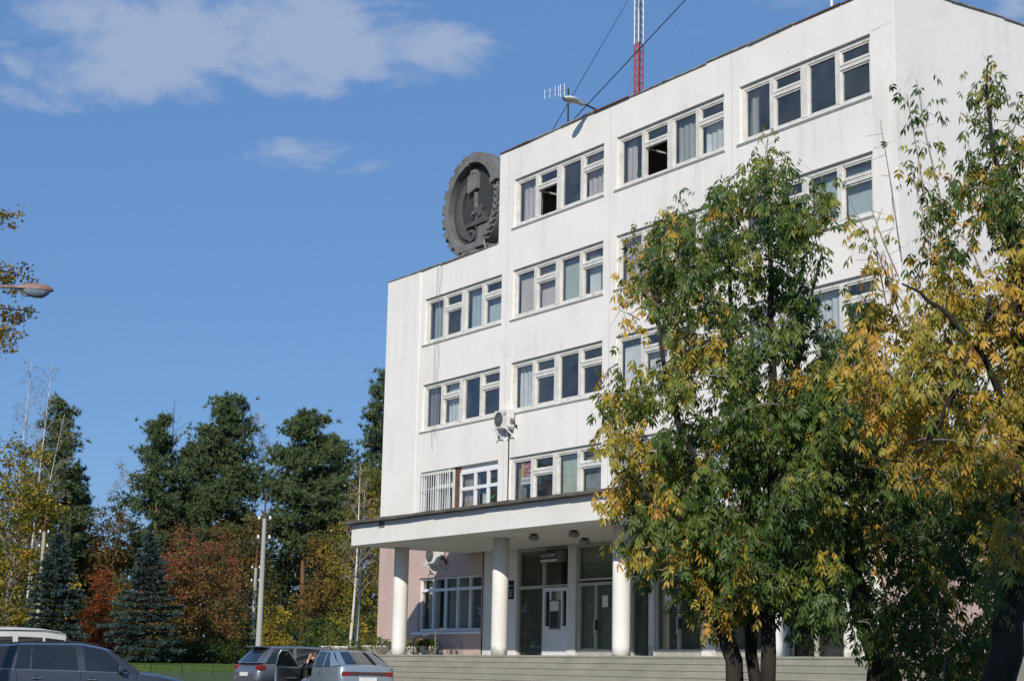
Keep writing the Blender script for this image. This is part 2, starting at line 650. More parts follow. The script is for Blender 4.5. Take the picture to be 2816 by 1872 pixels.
L_MAPLE = leafmat('maple_leaf', [(0.0, (0.045, 0.085, 0.020)), (0.30, (0.085, 0.140, 0.030)), (0.48, (0.16, 0.20, 0.036)), (0.62, (0.34, 0.30, 0.05)),
                                 (0.80, (0.56, 0.36, 0.055)), (0.92, (0.52, 0.27, 0.06)), (1.0, (0.26, 0.12, 0.05))], 0.32, 0.45, 0.35)
L_PINE = leafmat('pine_needle', [(0.0, (0.045, 0.075, 0.034)), (0.6, (0.088, 0.128, 0.050)), (1.0, (0.145, 0.18, 0.068))], 0.1, 0.6, 0.3)
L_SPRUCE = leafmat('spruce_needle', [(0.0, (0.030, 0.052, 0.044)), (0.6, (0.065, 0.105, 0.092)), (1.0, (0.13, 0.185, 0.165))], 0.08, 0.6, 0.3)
L_YEL = leafmat('yellow_leaf', [(0.0, (0.06, 0.085, 0.02)), (0.4, (0.20, 0.19, 0.032)), (0.75, (0.42, 0.31, 0.042)), (1.0, (0.52, 0.33, 0.05))], 0.35)
L_BRN = leafmat('brown_leaf', [(0.0, (0.055, 0.065, 0.02)), (0.45, (0.17, 0.12, 0.032)), (0.8, (0.29, 0.16, 0.04)), (1.0, (0.34, 0.22, 0.08))], 0.3)
L_RED = leafmat('red_leaf', [(0.0, (0.13, 0.11, 0.032)), (0.35, (0.21, 0.135, 0.042)), (0.65, (0.25, 0.10, 0.05)), (1.0, (0.29, 0.065, 0.05))], 0.3)
L_ORG = leafmat('orange_leaf', [(0.0, (0.18, 0.075, 0.028)), (1.0, (0.38, 0.095, 0.03))], 0.35)
L_GRN = leafmat('shrub_leaf', [(0.0, (0.030, 0.055, 0.015)), (0.6, (0.075, 0.105, 0.022)), (1.0, (0.20, 0.19, 0.035))], 0.3)
L_LIND = leafmat('linden_leaf', [(0.0, (0.08, 0.075, 0.025)), (0.5, (0.23, 0.16, 0.035)), (1.0, (0.36, 0.27, 0.05))], 0.35)
L_GRASS = leafmat('grass_blade', [(0.0, (0.07, 0.13, 0.025)), (0.7, (0.12, 0.20, 0.04)), (1.0, (0.24, 0.25, 0.07))], 0.3)
L_HOUSE = leafmat('house_plant', [(0.0, (0.04, 0.13, 0.03)), (1.0, (0.13, 0.28, 0.07))], 0.3)
L_FLOWER = leafmat('flower_petal', [(0.0, (0.55, 0.12, 0.02)), (1.0, (0.75, 0.35, 0.03))], 0.3)

# ------------------------------------------------------------------ ground
d0 = ray(520, 1827)
d0.z = 0
d0.normalize()
l0 = Vector((d0.y, -d0.x, 0))       # to the right of d0


def lawn_z(s):
    """height of the ground at distance s ahead: it climbs to the building, then the lawn rises to the trees"""
    base = -0.6 + 0.7 * min(max(s / 49.0, 0.0), 1.0)
    t = min(max((s - 64.0) / 36.0, 0.0), 1.0)
    return base + 0.80 * t * t * (3 - 2 * t)


def ground_z(p):
    return lawn_z((Vector((p[0], p[1], 0)) - Vector((EYE.x, EYE.y, 0))).dot(d0))


def gp(px, py, D):
    p = at(px, py, D)
    return Vector((p.x, p.y, ground_z(p)))


b = MB()
P = []
for s_ in (-2500, 0, 12, 25, 37, 49, 80, 2500):
    row = []
    for t_ in (-2500, -100, 0, 100, 2500):
        q = Vector((EYE.x, EYE.y, 0)) + d0 * s_ + l0 * t_
        row.append((q.x, q.y, min(lawn_z(s_), .1)))
    P.append(row)
b.grid(P)
tag(b.build('ground', M_ASPH), 'grey asphalt of the parking area in front of the building', kind='structure')

b = MB()
ss = [62.0, 62.001] + list(np.linspace(63, 102, 24)) + [140, 200, 320, 600, 1200]
tt = [-900, -400, -200, -120] + list(np.linspace(-80, 30, 34)) + [32]
P = []
for i, s_ in enumerate(ss):
    row = []
    for t_ in tt:
        q = Vector((EYE.x, EYE.y, 0)) + d0 * s_ + l0 * t_
        z = lawn_z(s_) + 0.12 + 0.03 * math.sin(t_ * .7 + s_ * .3) * min(1, max(0, (s_ - 63) / 5))
        row.append((q.x, q.y, 0.1 if i == 0 else z + .0))
    P.append(row)
b.grid(P)
tag(b.build('lawn', M_LAWN, smooth=True), 'mown lawn rising gently towards the trees', kind='structure')
# kerb along the lawn, one stone after another
kr = empty('lawn_kerb', (0, 0, 0), label='long grey concrete kerb edging the lawn', cat='kerb')
kme = MB().box(-0.49, 0.49, -0.07, 0.07, 0.0, 0.15).mesh('kerb_stone', M_KERB)
for k in range(60):
    q = Vector((EYE.x, EYE.y, 0)) + d0 * 61.9 + l0 * (-38 + k * 1.0) + Vector((0, 0, .09))
    M = Matrix.Translation(q) @ Matrix.Rotation(math.atan2(l0.y, l0.x) + random.uniform(-.006, .006), 4, 'Z')
    share('kerb_stone', kme, kr, M)
# grass blades where the lawn is seen
n = 42000
s_ = rng.uniform(84, 108, n)
t_ = rng.uniform(-6.5, 4.5, n) * (s_ / 100)
base = np.array([EYE.x, EYE.y, 0])[None] + np.outer(s_, np.array(d0)) + np.outer(t_, np.array(l0))
base[:, 2] = [lawn_z(v) + .10 for v in s_]
h = rng.uniform(.05, .14, n)
az = rng.uniform(0, 2 * np.pi, n)
dx = np.stack([np.cos(az), np.sin(az), np.zeros(n)], 1)
lean = rng.normal(0, .04, (n, 3))
lean[:, 2] = 0
V = np.stack([base - dx * .012, base + dx * .012, base + lean + np.array([0, 0, 1.]) * h[:, None]], 1).reshape(-1, 3)
F = np.arange(n * 3).reshape(-1, 3)
patch = np.clip(.5 + .35 * np.sin(s_ * 1.3 + t_ * .8) + rng.normal(0, .2, n), 0, 1)
go = np_obj('grass', V, F, L_GRASS, tint=np.repeat(patch, 3))
tag(go, 'short green grass of the lawn below the spruces', 'grass', kind='stuff')

# ------------------------------------------------------------------ the office building
U0, US, U1 = -2.87, 5.03, 24.12       # left end, step in the roof, right corner
ZP, ZPINK, ZLOW, ZHI = 1.45, 5.62, 15.95, 19.27
BAY, WW, WH = 5.98, 5.29, 1.744
DEPTH = 13.0
ZT5 = 18.075
bld = empty('office_building', (0, 0, 0), label='white five-storey office block with stepped roofline and columned entrance', cat='building')


def wtop(r):
    return ZT5 - 3.3 * (5 - r)


def wall_holes(u0, u1, z0, z1, holes, y=0.0, depth=0.3):
    xs = sorted({u0, u1, *[h[0] for h in holes], *[h[1] for h in holes]})
    zs = sorted({z0, z1, *[h[2] for h in holes], *[h[3] for h in holes]})
    b = MB()
    for i in range(len(xs) - 1):
        for j in range(len(zs) - 1):
            cx, cz = (xs[i] + xs[i + 1]) / 2, (zs[j] + zs[j + 1]) / 2
            if any(h[0] < cx < h[1] and h[2] < cz < h[3] for h in holes):
                continue
            b.add([(xs[i], y, zs[j]), (xs[i + 1], y, zs[j]), (xs[i + 1], y, zs[j + 1]), (xs[i], y, zs[j + 1])], [(0, 1, 2, 3)])
    for a, c, e, f in holes:
        y2 = y + depth
        b.add([(a, y, e), (c, y, e), (c, y, f), (a, y, f), (a, y2, e), (c, y2, e), (c, y2, f), (a, y2, f)],
              [(0, 4, 5, 1), (1, 5, 6, 2), (2, 6, 7, 3), (3, 7, 4, 0)])
    return b


holes_lo = [(0.0, WW, wtop(r) - WH, wtop(r)) for r in (2, 3, 4)]
# the first bay reaches past the step in the roof, so the seam between the wall sheets follows the window edge
SEAM = WW + 0.30
lo = wall_holes(U0, SEAM, ZPINK, ZLOW, holes_lo)
holes_hi = [(k * BAY, k * BAY + WW, wtop(r) - WH, wtop(r)) for k in (1, 2, 3) for r in (2, 3, 4, 5)]
hi = wall_holes(SEAM, U1, ZPINK, ZHI, holes_hi)
hi.add([(US, 0, ZLOW), (SEAM, 0, ZLOW), (SEAM, 0, ZHI), (US, 0, ZHI)], [(0, 1, 2, 3)])
lo.build('wall', M_WHITE, bld, fix=True)
hi.build('wall', M_WHITE, bld, fix=True)
b = MB()
b.add([(U1, 0, ZPINK), (U1, DEPTH, ZPINK), (U1, DEPTH, ZHI), (U1, 0, ZHI)], [(0, 1, 2, 3)])
b.build('wall', M_WHITE, bld)
b = MB()
b.add([(U0, 0, 0), (U0, DEPTH, 0), (U0, DEPTH, ZLOW), (U0, 0, ZLOW)], [(0, 3, 2, 1)])
b.add([(U0, DEPTH, 0), (U1, DEPTH, 0), (U1, DEPTH, ZHI), (U0, DEPTH, ZHI)], [(0, 1, 2, 3)])
b.add([(US, 0.001, ZLOW - .4), (US, DEPTH, ZLOW - .4), (US, DEPTH, ZHI), (US, 0.001, ZHI)], [(0, 3, 2, 1)])
b.build('wall', M_WHITE, bld)
b = MB()
b.box(U0 + .01, US - .01, .01, DEPTH - .01, ZLOW - .5, ZLOW - .35)
b.box(US + .01, U1 - .01, .01, DEPTH - .01, ZHI - .5, ZHI - .35)
b.build('roof', M_ROOFTRIM, bld)
# shallow plaster projections at the ends of the front
MB().box(U0 + .002, -0.34, -0.035, -.001, ZPINK + .01, ZLOW - .01).build('end_pilaster', M_WHITE, bld, bevel=.01)
MB().box(23.62, U1 - .002, -0.03, -.001, ZPINK + .01, ZHI - .01).build('end_pilaster', M_WHITE, bld, bevel=.01)


M_JOINT = pmat('wall_joint', (0.52, 0.50, 0.46), (0.42, 0.40, 0.37), 3, 0.95)
for u, z1 in ((5.64, ZHI), (11.62, ZHI), (17.60, ZHI)):
    MB().box(u - .008, u + .008, -.0025, -.0005, ZPINK + .3, z1 - .1).build('joint', M_JOINT, bld)
for r_ in (3, 4, 5):
    MB().box(23.3, U1 - .02, -.0325, -.0305, wtop(r_) + .05, wtop(r_) + .06).build('joint', M_JOINT, bld)
# uneven sheet-metal flashing along the parapets, sheet after sheet
def flashing(p0, p1, nrm, seg=1.9, rusty=False):
    p0, p1 = Vector(p0), Vector(p1)
    L_ = (p1 - p0).length
    k = max(1, int(L_ / seg))
    d = (p1 - p0).normalized()
    nrm = Vector(nrm)
    for i in range(k):
        a = p0 + d * (L_ * i / k)
        c = p0 + d * (L_ * (i + 1) / k - 0.015)
        dz0, dz1 = random.uniform(-.025, .025), random.uniform(-.025, .025)
        o0, o1 = random.uniform(.035, .09), random.uniform(.035, .09)
        q = MB()
        vs_ = []
        for p, dz, o in ((a, dz0, o0), (c, dz1, o1)):
            vs_ += [p + nrm * o + Vector((0, 0, dz - .022)), p + nrm * o + Vector((0, 0, dz + .012)), p - nrm * .32 + Vector((0, 0, .03 + dz * .3)),
                    p - nrm * .32 + Vector((0, 0, .0 + dz * .3)), p + nrm * (o - .012) + Vector((0, 0, dz - .022))]
        q.add(vs_, [(0, 5, 6, 1), (1, 6, 7, 2), (2, 7, 8, 3), (3, 8, 9, 4), (4, 9, 5, 0), (0, 1, 2, 3, 4), (9, 8, 7, 6, 5)])
        q.build('flashing', M_RUST if (rusty and random.random() < .18) else M_FLASH, bld)


flashing((U0, 0, ZLOW + .01), (US - .02, 0, ZLOW + .01), (0, -1, 0), rusty=True)
flashing((US, 0, ZHI + .01), (U1, 0, ZHI + .01), (0, -1, 0), rusty=True)
flashing((U1, 0.05, ZHI + .012), (U1, DEPTH, ZHI + .012), (1, 0, 0))

CURT = {
    'pink': pmat('curtain_pink', (0.60, 0.52, 0.52), (0.52, 0.45, 0.45), 3, 0.9), 'white': pmat('curtain_white', (0.72, 0.73, 0.73), (0.6, 0.61, 0.62), 3, 0.9),
    'grey': pmat('curtain_grey', (0.42, 0.42, 0.41), (0.36, 0.36, 0.35), 3, 0.9), 'green': pmat('curtain_green', (0.46, 0.52, 0.48), (0.40, 0.46, 0.42), 3, 0.9),
    'blue': pmat('curtain_blue', (0.46, 0.54, 0.58), (0.40, 0.47, 0.51), 3, 0.9), 'brown': pmat('curtain_brown', (0.40, 0.32, 0.27), (0.33, 0.26, 0.22), 3, 0.9),
    'beige': pmat('curtain_beige', (0.62, 0.58, 0.52), (0.55, 0.51, 0.46), 3, 0.9), 'dim': pmat('curtain_dim', (0.22, 0.22, 0.215), (0.18, 0.18, 0.18), 3, 0.9)}


def curtain(parent, a, c, z0, z1, kind, colr, y=0.36):
    b = MB()
    if kind == 'curtain':
        k = max(6, int((c - a) / .035))
        P = []
        ph = random.uniform(0, 6)
        for i in range(k + 1):
            x = a + (c - a) * i / k
            w = .022 * math.sin(i * .9 + ph) + .012 * math.sin(i * .37 + ph * 2)
            P.append([(x, y + w, z0), (x + .01 * math.sin(i), y + w * 1.2, (z0 + z1) / 2), (x, y + w * .7, z1)])
        b.grid(P)
        b.build('curtain', CURT[colr], parent, smooth=True)
    else:
        k = max(3, int((c - a) / .105))
        st = (c - a) / k
        for i in range(k):
            x = a + st * (i + .5)
            th = 0.55 + random.uniform(-.1, .1)
            dx, dy = math.cos(th) * st * .53, math.sin(th) * st * .53
            b.add([(x - dx, y - dy, z0), (x + dx, y + dy, z0), (x + dx, y + dy, z1), (x - dx, y - dy, z1)], [(0, 1, 2, 3)])
        b.build('blind', CURT[colr], parent)


def potted(parent, c, s=.3, seed=0):
    r = np.random.default_rng(seed)
    n = 40
    d = r.normal(0, 1, (n, 3))
    d[:, 2] = abs(d[:, 2]) + .3
    d /= np.linalg.norm(d, axis=1)[:, None]
    c0 = np.array(c) + d * s * r.uniform(.3, 1, (n, 1))
    a = r.normal(0, 1, (n, 3)) * s * .22
    e = np.cross(a, d)
    e *= (s * .22 / (np.linalg.norm(e, axis=1)[:, None] + 1e-6))
    V = np.stack([c0 - a, c0 - e * .5, c0 + a, c0 + e * .5], 1).reshape(-1, 3)
    np_obj('potted_plant', V, np.arange(n * 4).reshape(-1, 4), L_HOUSE, parent, np.repeat(r.uniform(0, 1, n), 4))


def room(parent, a, c, z0, z1, mat=None, y0=.31, y1=3.4):
    a, c, z0, z1 = a - .25, c + .25, z0 - .75, z1 + .3
    b = MB()
    b.add([(a, y0, z0), (c, y0, z0), (c, y0, z1), (a, y0, z1), (a, y1, z0), (c, y1, z0), (c, y1, z1), (a, y1, z1)],
          [(4, 5, 6, 7), (0, 4, 7, 3), (1, 2, 6, 5), (0, 1, 5, 4), (3, 7, 6, 2)])
    b.build('room', mat or M_ROOM, parent)


def pane(parent, a, c, z0, z1, y=.165, mat=None, tilt=0.0):
    b = MB()
    b.box(a, c, y - .002, y + .002, z0, z1)
    ta, tb = random.uniform(-.008, .008), random.uniform(-.006, .006)
    b.v = [(p, q + ta * (2 * (p - a) / (c - a) - 1) + tb * (2 * (t - z0) / (z1 - z0) - 1), t) for p, q, t in b.v]
    o = b.build('pane', mat or M_GLASS, parent)
    return o


def window(u0, ztop, W, lights, sill=True, n=4, spec=None):
    """wooden ribbon window: lights[i] = (is_vented, open, [(kind, colour, frac_from, frac_to, top_gap)])"""
    zb = ztop - WH
    fb = MB()
    y0, y1 = .09, .20
    fb.box(u0 + .002, u0 + .11, y0, y1, zb, ztop)
    fb.box(u0 + W - .11, u0 + W - .002, y0, y1, zb, ztop)
    fb.box(u0 + .11, u0 + W - .11, y0, y1, ztop - .13, ztop - .002)
    fb.box(u0 + .11, u0 + W - .11, y0, y1, zb + .002, zb + .10)
    mw = [.17, .26, .17][:n - 1] if n == 4 else [.17] * (n - 1)
    lw = (W - .22 - sum(mw)) / n
    x = u0 + .11
    fr = bpy.data.objects.new('window', None)
    panes = []
    zt, zl = ztop - .13, zb + .10
    for i in range(n):
        vent, opn, cur = lights[i]
        a, c = x, x + lw
        sz = .05
        ys0, ys1 = .115, .185
        segs = [(zl, zt)]
        if vent:
            tz = zt - .40
            fb.box(a, c, y0 - .012, y1, tz - .16, tz)
            fb.box(a, c, y0 - .03, y0 - .012, tz - .05, tz - .02)
            segs = [(zl, tz - .16), (tz, zt)]
        for j, (e, f) in enumerate(segs):
            if not (opn and j == 0):
                fb.box(a, a + sz, ys0, ys1, e, f)
                fb.box(c - sz, c, ys0, ys1, e, f)
                fb.box(a + sz, c - sz, ys0, ys1, e, e + sz)
                fb.box(a + sz, c - sz, ys0, ys1, f - sz, f)
                panes.append((a + sz, c - sz, e + sz, f - sz))
            else:   # sash swung into the room
                for dz in (e + .03, f - .03):
                    fb.obox((a + .03, .165 + lw * .42, dz), (.015, 0, 0), (0, lw * .42, 0), (0, 0, .03))
                fb.obox((a + .05, .165 + lw * .84, (e + f) / 2), (.02, 0, 0), (0, .03, 0), (0, 0, (f - e) / 2))
        if i < n - 1:
            fb.box(c, c + mw[i], y0 - .015, y1, zl, zt)
        x = c + (mw[i] if i < n - 1 else 0)
    w = fb.build('window', M_FRAME, bld)
    for p in panes:
        pane(w, *p)
    x = u0 + .11
    for i in range(n):
        for q in lights[i][2]:
            kind, colr, f0, f1, gap = q
            a = x + lw * f0 - .03
            c = x + lw * f1 + .03
            if kind == 'plant':
                potted(w, (x + lw * (f0 + f1) / 2, .34, zl + .12), .28, int(u0 * 10 + ztop * 7))
            else:
                curtain(w, a, c, zb + .06, ztop - .06 - gap, kind, colr)
        x += lw + (mw[i] if i < n - 1 else 0)
    if sill:
        sl = MB()
        s0, s1 = u0 - .10, u0 + W + .06
        sl.prism([(s0, zb - .085), (s1, zb - .085), (s1, zb - .015), (s0, zb - .015)], -.035, .0)
        sl.add([(s0, -.06, zb - .030), (s1, -.06, zb - .030), (s1, .09, zb + .012), (s0, .09, zb + .012),
                (s0, -.06, zb - .055), (s1, -.06, zb - .055)], [(0, 1, 2, 3), (4, 5, 1, 0)])
        sl.build('sill', M_SILL, w)
    room(w, u0, u0 + W, zb, ztop)
    return w


N_ = (0, 1)
C1 = lambda col, a=0, b=1, g=0.0: ('curtain', col, a, b, g)
B1 = lambda col, a=0, b=1, g=0.12: ('blind', col, a, b, g)
PL = lambda a, b: ('plant', '', a, b, 0)
SPEC = {
    (5, 1): [(0, 0, [C1('pink')]), (1, 1, []), (0, 0, [PL(.5, .9)]), (1, 0, [C1('pink')])],
    (5, 2): [(0, 0, [C1('pink', 0, .45), PL(.6, .95)]), (1, 1, []), (0, 0, [C1('grey')]), (1, 0, [C1('white', 0, 1, .3)])],
    (5, 3): [(0, 0, [C1('grey', 0, .3)]), (1, 0, []), (0, 0, []), (1, 0, [])],
    (4, 0): [(0, 0, [C1('grey', .1, .8)]), (1, 0, [C1('blue', .55, 1, .5)]), (0, 0, [C1('blue')]), (1, 0, [B1('blue', 0, 1, .3)])],
    (4, 1): [(0, 0, [B1('pink')]), (1, 0, [B1('pink', 0, 1, .1)]), (0, 0, [B1('green')]), (1, 0, [B1('white', .1, .55, .2), C1('dim', .55, 1)])],
    (4, 2): [(0, 0, [C1('pink')]), (1, 0, []), (0, 0, [C1('dim')]), (1, 0, [C1('white', .5, 1, .4)])],
    (4, 3): [(0, 0, []), (1, 0, [B1('blue', 0, 1, .4)]), (0, 0, [B1('blue')]), (1, 0, [B1('blue', 0, 1, .15)])],
    (3, 0): [(0, 0, [C1('dim', 0, .45)]), (1, 0, [C1('white')]), (0, 0, []), (1, 0, [])],
    (3, 1): [(0, 0, [C1('white', .05, .95)]), (1, 0, []), (0, 0, []), (1, 0, [])],
    (3, 2): [(0, 0, [B1('white', 0, 1, .25)]), (1, 0, [B1('white', 0, 1, .45)]), (0, 0, [B1('white')]), (1, 0, [])],
    (3, 3): [(0, 0, [C1('grey')]), (1, 0, []), (0, 0, [C1('white')]), (1, 0, [])],
    (2, 1): [(0, 0, [C1('dim', 0, .4, .3)]), (1, 0, []), (0, 0, [B1('green', 0, .75, .05)]), (1, 0, [B1('dim', 0, 1, .05)])],
    (2, 2): [(0, 0, [C1('grey')]), (1, 0, []), (0, 0, []), (1, 0, [C1('white')])],
    (2, 3): [(0, 0, []), (1, 0, [C1('white')]), (0, 0, [C1('grey')]), (1, 0, [])]}
for (r, k), sp in SPEC.items():
    window(k * BAY, wtop(r), WW, sp, sill=True)


def lettering(parent, txt, loc, size, mat, name='lettering', sx=1.0):
    cu = bpy.data.curves.new(name, 'FONT')
    cu.body = txt
    cu.size = size
    cu.extrude = 0.002
    cu.align_x = 'CENTER'
    cu.align_y = 'CENTER'
    cu.materials.append(mat)
    t = bpy.data.objects.new(name, cu)
    COL.objects.link(t)
    bpy.context.view_layer.update()
    me = bpy.data.meshes.new_from_object(t.evaluated_get(bpy.context.evaluated_depsgraph_get()))
    bpy.data.objects.remove(t)
    o = bpy.data.objects.new(name, me)
    link(o, parent)
    o.location = loc
    o.rotation_euler = (math.pi / 2, 0, 0)
    o.scale = (sx, 1, 1)
    return o


M_SIGNRED = pmat('poster_red', (0.42, 0.03, 0.035), (0.37, 0.028, 0.03), 2, 0.6)
M_SIGNYEL = pmat('poster_yellow', (0.72, 0.42, 0.04), (0.66, 0.38, 0.04), 2, 0.6)
M_SIGNWH = pmat('poster_white', (0.75, 0.75, 0.73), (0.68, 0.68, 0.66), 2, 0.6)
M_BLACK = pmat('sign_black', (0.015, 0.015, 0.016), (0.012, 0.012, 0.013), 2, 0.3)
# poster behind the glass of the second-floor window
zt2 = wtop(2)
pu0, pu1 = BAY + .46, BAY + 1.20
poster = empty('window_poster', (pu0, .21, zt2 - .95), label='red, yellow and white advertising poster behind a window above the canopy', cat='poster')
q = MB().box(.17, pu1 - pu0, 0, .01, .24, .80).build('red_field', M_SIGNRED, poster)
MB().box(0, .168, 0, .01, .24, .80).build('yellow_strip', M_SIGNYEL, poster)
MB().box(0, pu1 - pu0, 0, .01, 0.0, .238).build('number_strip', M_SIGNWH, poster)
lettering(poster, 'КОТТЕ', (.465, -.006, .58), .17, M_SIGNWH)
lettering(poster, 'от 240 т', (.465, -.006, .44), .14, M_SIGNWH)
lettering(poster, 'Индивид', (.465, -.006, .31), .10, M_SIGNWH)
lettering(poster, '8 (912) 22 22', (.37, -.006, .12), .12, M_BLACK, sx=.9)

# --- second floor, first bay: barred wooden half and a plastic half
zt, zb = wtop(2), wtop(2) - WH
fb = MB()
fb.box(.002, .12, .09, .20, zb, zt)
fb.box(.12, 2.30, .09, .20, zt - .13, zt - .002)
fb.box(.12, 2.30, .09, .20, zb + .002, zb + .1)
fb.box(1.02, 1.22, .075, .20, zb + .1, zt - .13)
fb.box(2.18, 2.30, .09, .20, zb + .1, zt - .13)
fb.box(1.22, 2.18, .078, .20, zt - .70, zt - .55)
w = fb.build('window', M_FRAME, bld)
pane(w, .12, 1.02, zb + .1, zt - .13)
pane(w, 1.22, 2.18, zb + .1, zt - .70)
pane(w, 1.22, 2.18, zt - .55, zt - .13)
curtain(w, .25, .75, zb + .05, zt - .5, 'blind', 'grey')
curtain(w, 1.25, 1.6, zb + .05, zt - .3, 'blind', 'grey')
room(w, 0, 2.3, zb, zt)
gr = MB().box(0.03, 0.06, -.03, -.005, zb + .02, zt - .05).box(2.12, 2.15, -.03, -.005, zb + .02, zt - .03)
gr.box(.06, 2.12, -.03, -.008, zt - .10, zt - .07).box(.06, 2.12, -.03, -.008, zb + .25, zb + .27).box(.06, 2.12, -.03, -.008, zt - .68, zt - .66)
gr = gr.build('window_grille', M_PVC, bld)
bme = MB().box(-.008, .008, -.026, -.004, zb + .02, zt - .07).mesh('bar', M_PVC)
for k in range(12):
    share('bar', bme, gr, Matrix.Translation((.19 + k * .165, 0, 0)))
fb = MB().box(2.31, 2.62, .12, .22, zb, zt - .002)
fb.build('window_filler', M_RUST, bld)
fb = MB()
a, c = 2.63, WW - .003
fb.box(a, a + .08, .12, .2, zb, zt - .22)
fb.box(c - .08, c, .12, .2, zb, zt - .22)
fb.box(a + .08, c - .08, .12, .2, zt - .30, zt - .22)
fb.box(a + .08, c - .08, .12, .2, zb, zb + .08)
fb.box(a + .08, c - .08, .115, .2, zt - .88, zt - .76)
for x in (3.58, 4.42):
    fb.box(x, x + .12, .112, .2, zb + .08, zt - .30)
fb.box(a, c, .16, .26, zt - .22, zt - .002)
w = fb.build('window', M_PVC, bld)
for (p, q) in ((a + .08, 3.58), (3.70, 4.42), (4.54, c - .08)):
    pane(w, p, q, zb + .08, zt - .88)
    pane(w, p, q, zt - .76, zt - .30)
curtain(w, a + .05, 3.6, zb + .04, zt - .3, 'curtain', 'brown')
curtain(w, 3.75, 4.15, zb + .04, zt - 1.0, 'curtain', 'blue')
potted(w, (4.85, .36, zb + .35), .36, 3)
room(w, a, c, zb, zt)

# --- ground floor: pink wall, plastic window, white entrance piers and glazing
PW0, PW1, PZ0, PZ1 = .14, 4.42, 2.36, 4.28
gfl = wall_holes(U0, 4.47, 0.0, ZPINK, [(PW0, PW1, PZ0, PZ1)])
gfl.build('ground_floor_wall', M_PINK, bld, fix=True)
gfr = MB()
gfr.add([(23.2, 0, 0), (U1, 0, 0), (U1, 0, ZPINK), (23.2, 0, ZPINK)], [(0, 1, 2, 3)])
gfr.add([(U1, 0, 0), (U1, DEPTH, 0), (U1, DEPTH, ZPINK), (U1, 0, ZPINK)], [(0, 1, 2, 3)])
gfr.build('ground_floor_wall', M_PINK, bld, fix=True)
MB().box(U1 + .002, U1 + .06, .02, DEPTH, 0, 1.42).build('plinth', M_WHITE, bld)
fb = MB()
fb.box(PW0 + .002, PW0 + .07, .10, .18, PZ0, PZ1 - .002)
fb.box(PW1 - .07, PW1 - .002, .10, .18, PZ0, PZ1 - .002)
fb.box(PW0 + .07, PW1 - .07, .10, .18, PZ1 - .08, PZ1 - .002)
fb.box(PW0 + .07, PW1 - .07, .10, .18, PZ0 + .002, PZ0 + .09)
fb.box(PW0 + .07, PW1 - .07, .095, .18, 3.78, 3.88)
xs = [PW0 + .07 + (PW1 - PW0 - .14) * k / 5 for k in range(6)]
for x in xs[1:-1]:
    fb.box(x - .045, x + .045, .092, .18, PZ0 + .09, PZ1 - .08)
w = fb.build('window', M_PVC, bld)
for k in range(5):
    a, c = xs[k] + .045, xs[k + 1] - .045
    pane(w, a, c, PZ0 + .09, 3.78)
    pane(w, a, c, 3.88, PZ1 - .08)
curtain(w, PW0 + .08, 1.0, PZ0, PZ1, 'curtain', 'beige', .42)
curtain(w, 1.5, 2.9, PZ0, PZ1 - .05, 'blind', 'beige', .55)
curtain(w, 2.9, 4.4, PZ0, PZ1, 'curtain', 'dim', .42)
room(w, PW0, PW1, PZ0, PZ1)
MB().box(PW0 - .32, PW1, -.09, .10, PZ0 - .12, PZ0 - .03).build('sill', M_PVC, bld, bevel=.008)

ent = bld
# white wall beside the doors, carrying the plaque
MB().box(4.475, 6.52, .04, .30, 0.0, ZPINK - .01).build('entrance_pier', M_COLUMN, ent)
posts = [(9.48, 9.90), (13.66, 13.90), (16.10, 16.68), (19.36, 19.56), (21.80, 23.2)]
for a, c in posts:
    MB().box(a, c, .03, .30, 0.0, 5.02).build('entrance_pier', M_COLUMN, ent, bevel=.008)
MB().box(6.52, 21.8, .035, .30, 5.021, ZPINK - .01).build('entrance_lintel', M_COLUMN, ent)
M_DOORF = pmat('door_frame_paint', (0.52, 0.51, 0.45), (0.40, 0.39, 0.34), 4, 0.6, spots=(6, .64, (.16, .14, .12)))


def glazed(a, c, z0, z1, name, nv=1, transom=None, fw_=.07, mat=None, base=0.0, y=.10):
    fb = MB()
    fb.box(a, a + fw_, y, y + .10, z0, z1)
    fb.box(c - fw_, c, y, y + .10, z0, z1)
    fb.box(a + fw_, c - fw_, y, y + .10, z1 - fw_, z1)
    fb.box(a + fw_, c - fw_, y, y + .10, z0, z0 + fw_ + base)
    hs_ = [(z0 + fw_ + base, z1 - fw_)]
    if transom:
        fb.box(a + fw_, c - fw_, y - .01, y + .10, transom - .05, transom + .05)
        hs_ = [(z0 + fw_ + base, transom - .05), (transom + .05, z1 - fw_)]
    st = (c - a - 2 * fw_) / nv
    for k in range(1, nv):
        x = a + fw_ + st * k
        fb.box(x - .04, x + .04, y - .008, y + .10, z0 + fw_ + base, z1 - fw_)
    o = fb.build(name, mat or M_DOORF, ent)
    for k in range(nv):
        l_ = a + fw_ + st * k + (.04 if k else 0)
        r_ = a + fw_ + st * (k + 1) - (.04 if k < nv - 1 else 0)
        for e, f in hs_:
            pane(o, l_, r_, e, f, y + .06, M_GLASSD)
    return o


glazed(6.53, 8.03, 1.46, 5.0, 'entrance_glazing', 1, 3.74)
glazed(8.04, 9.47, 3.72, 5.0, 'entrance_glazing', 1)
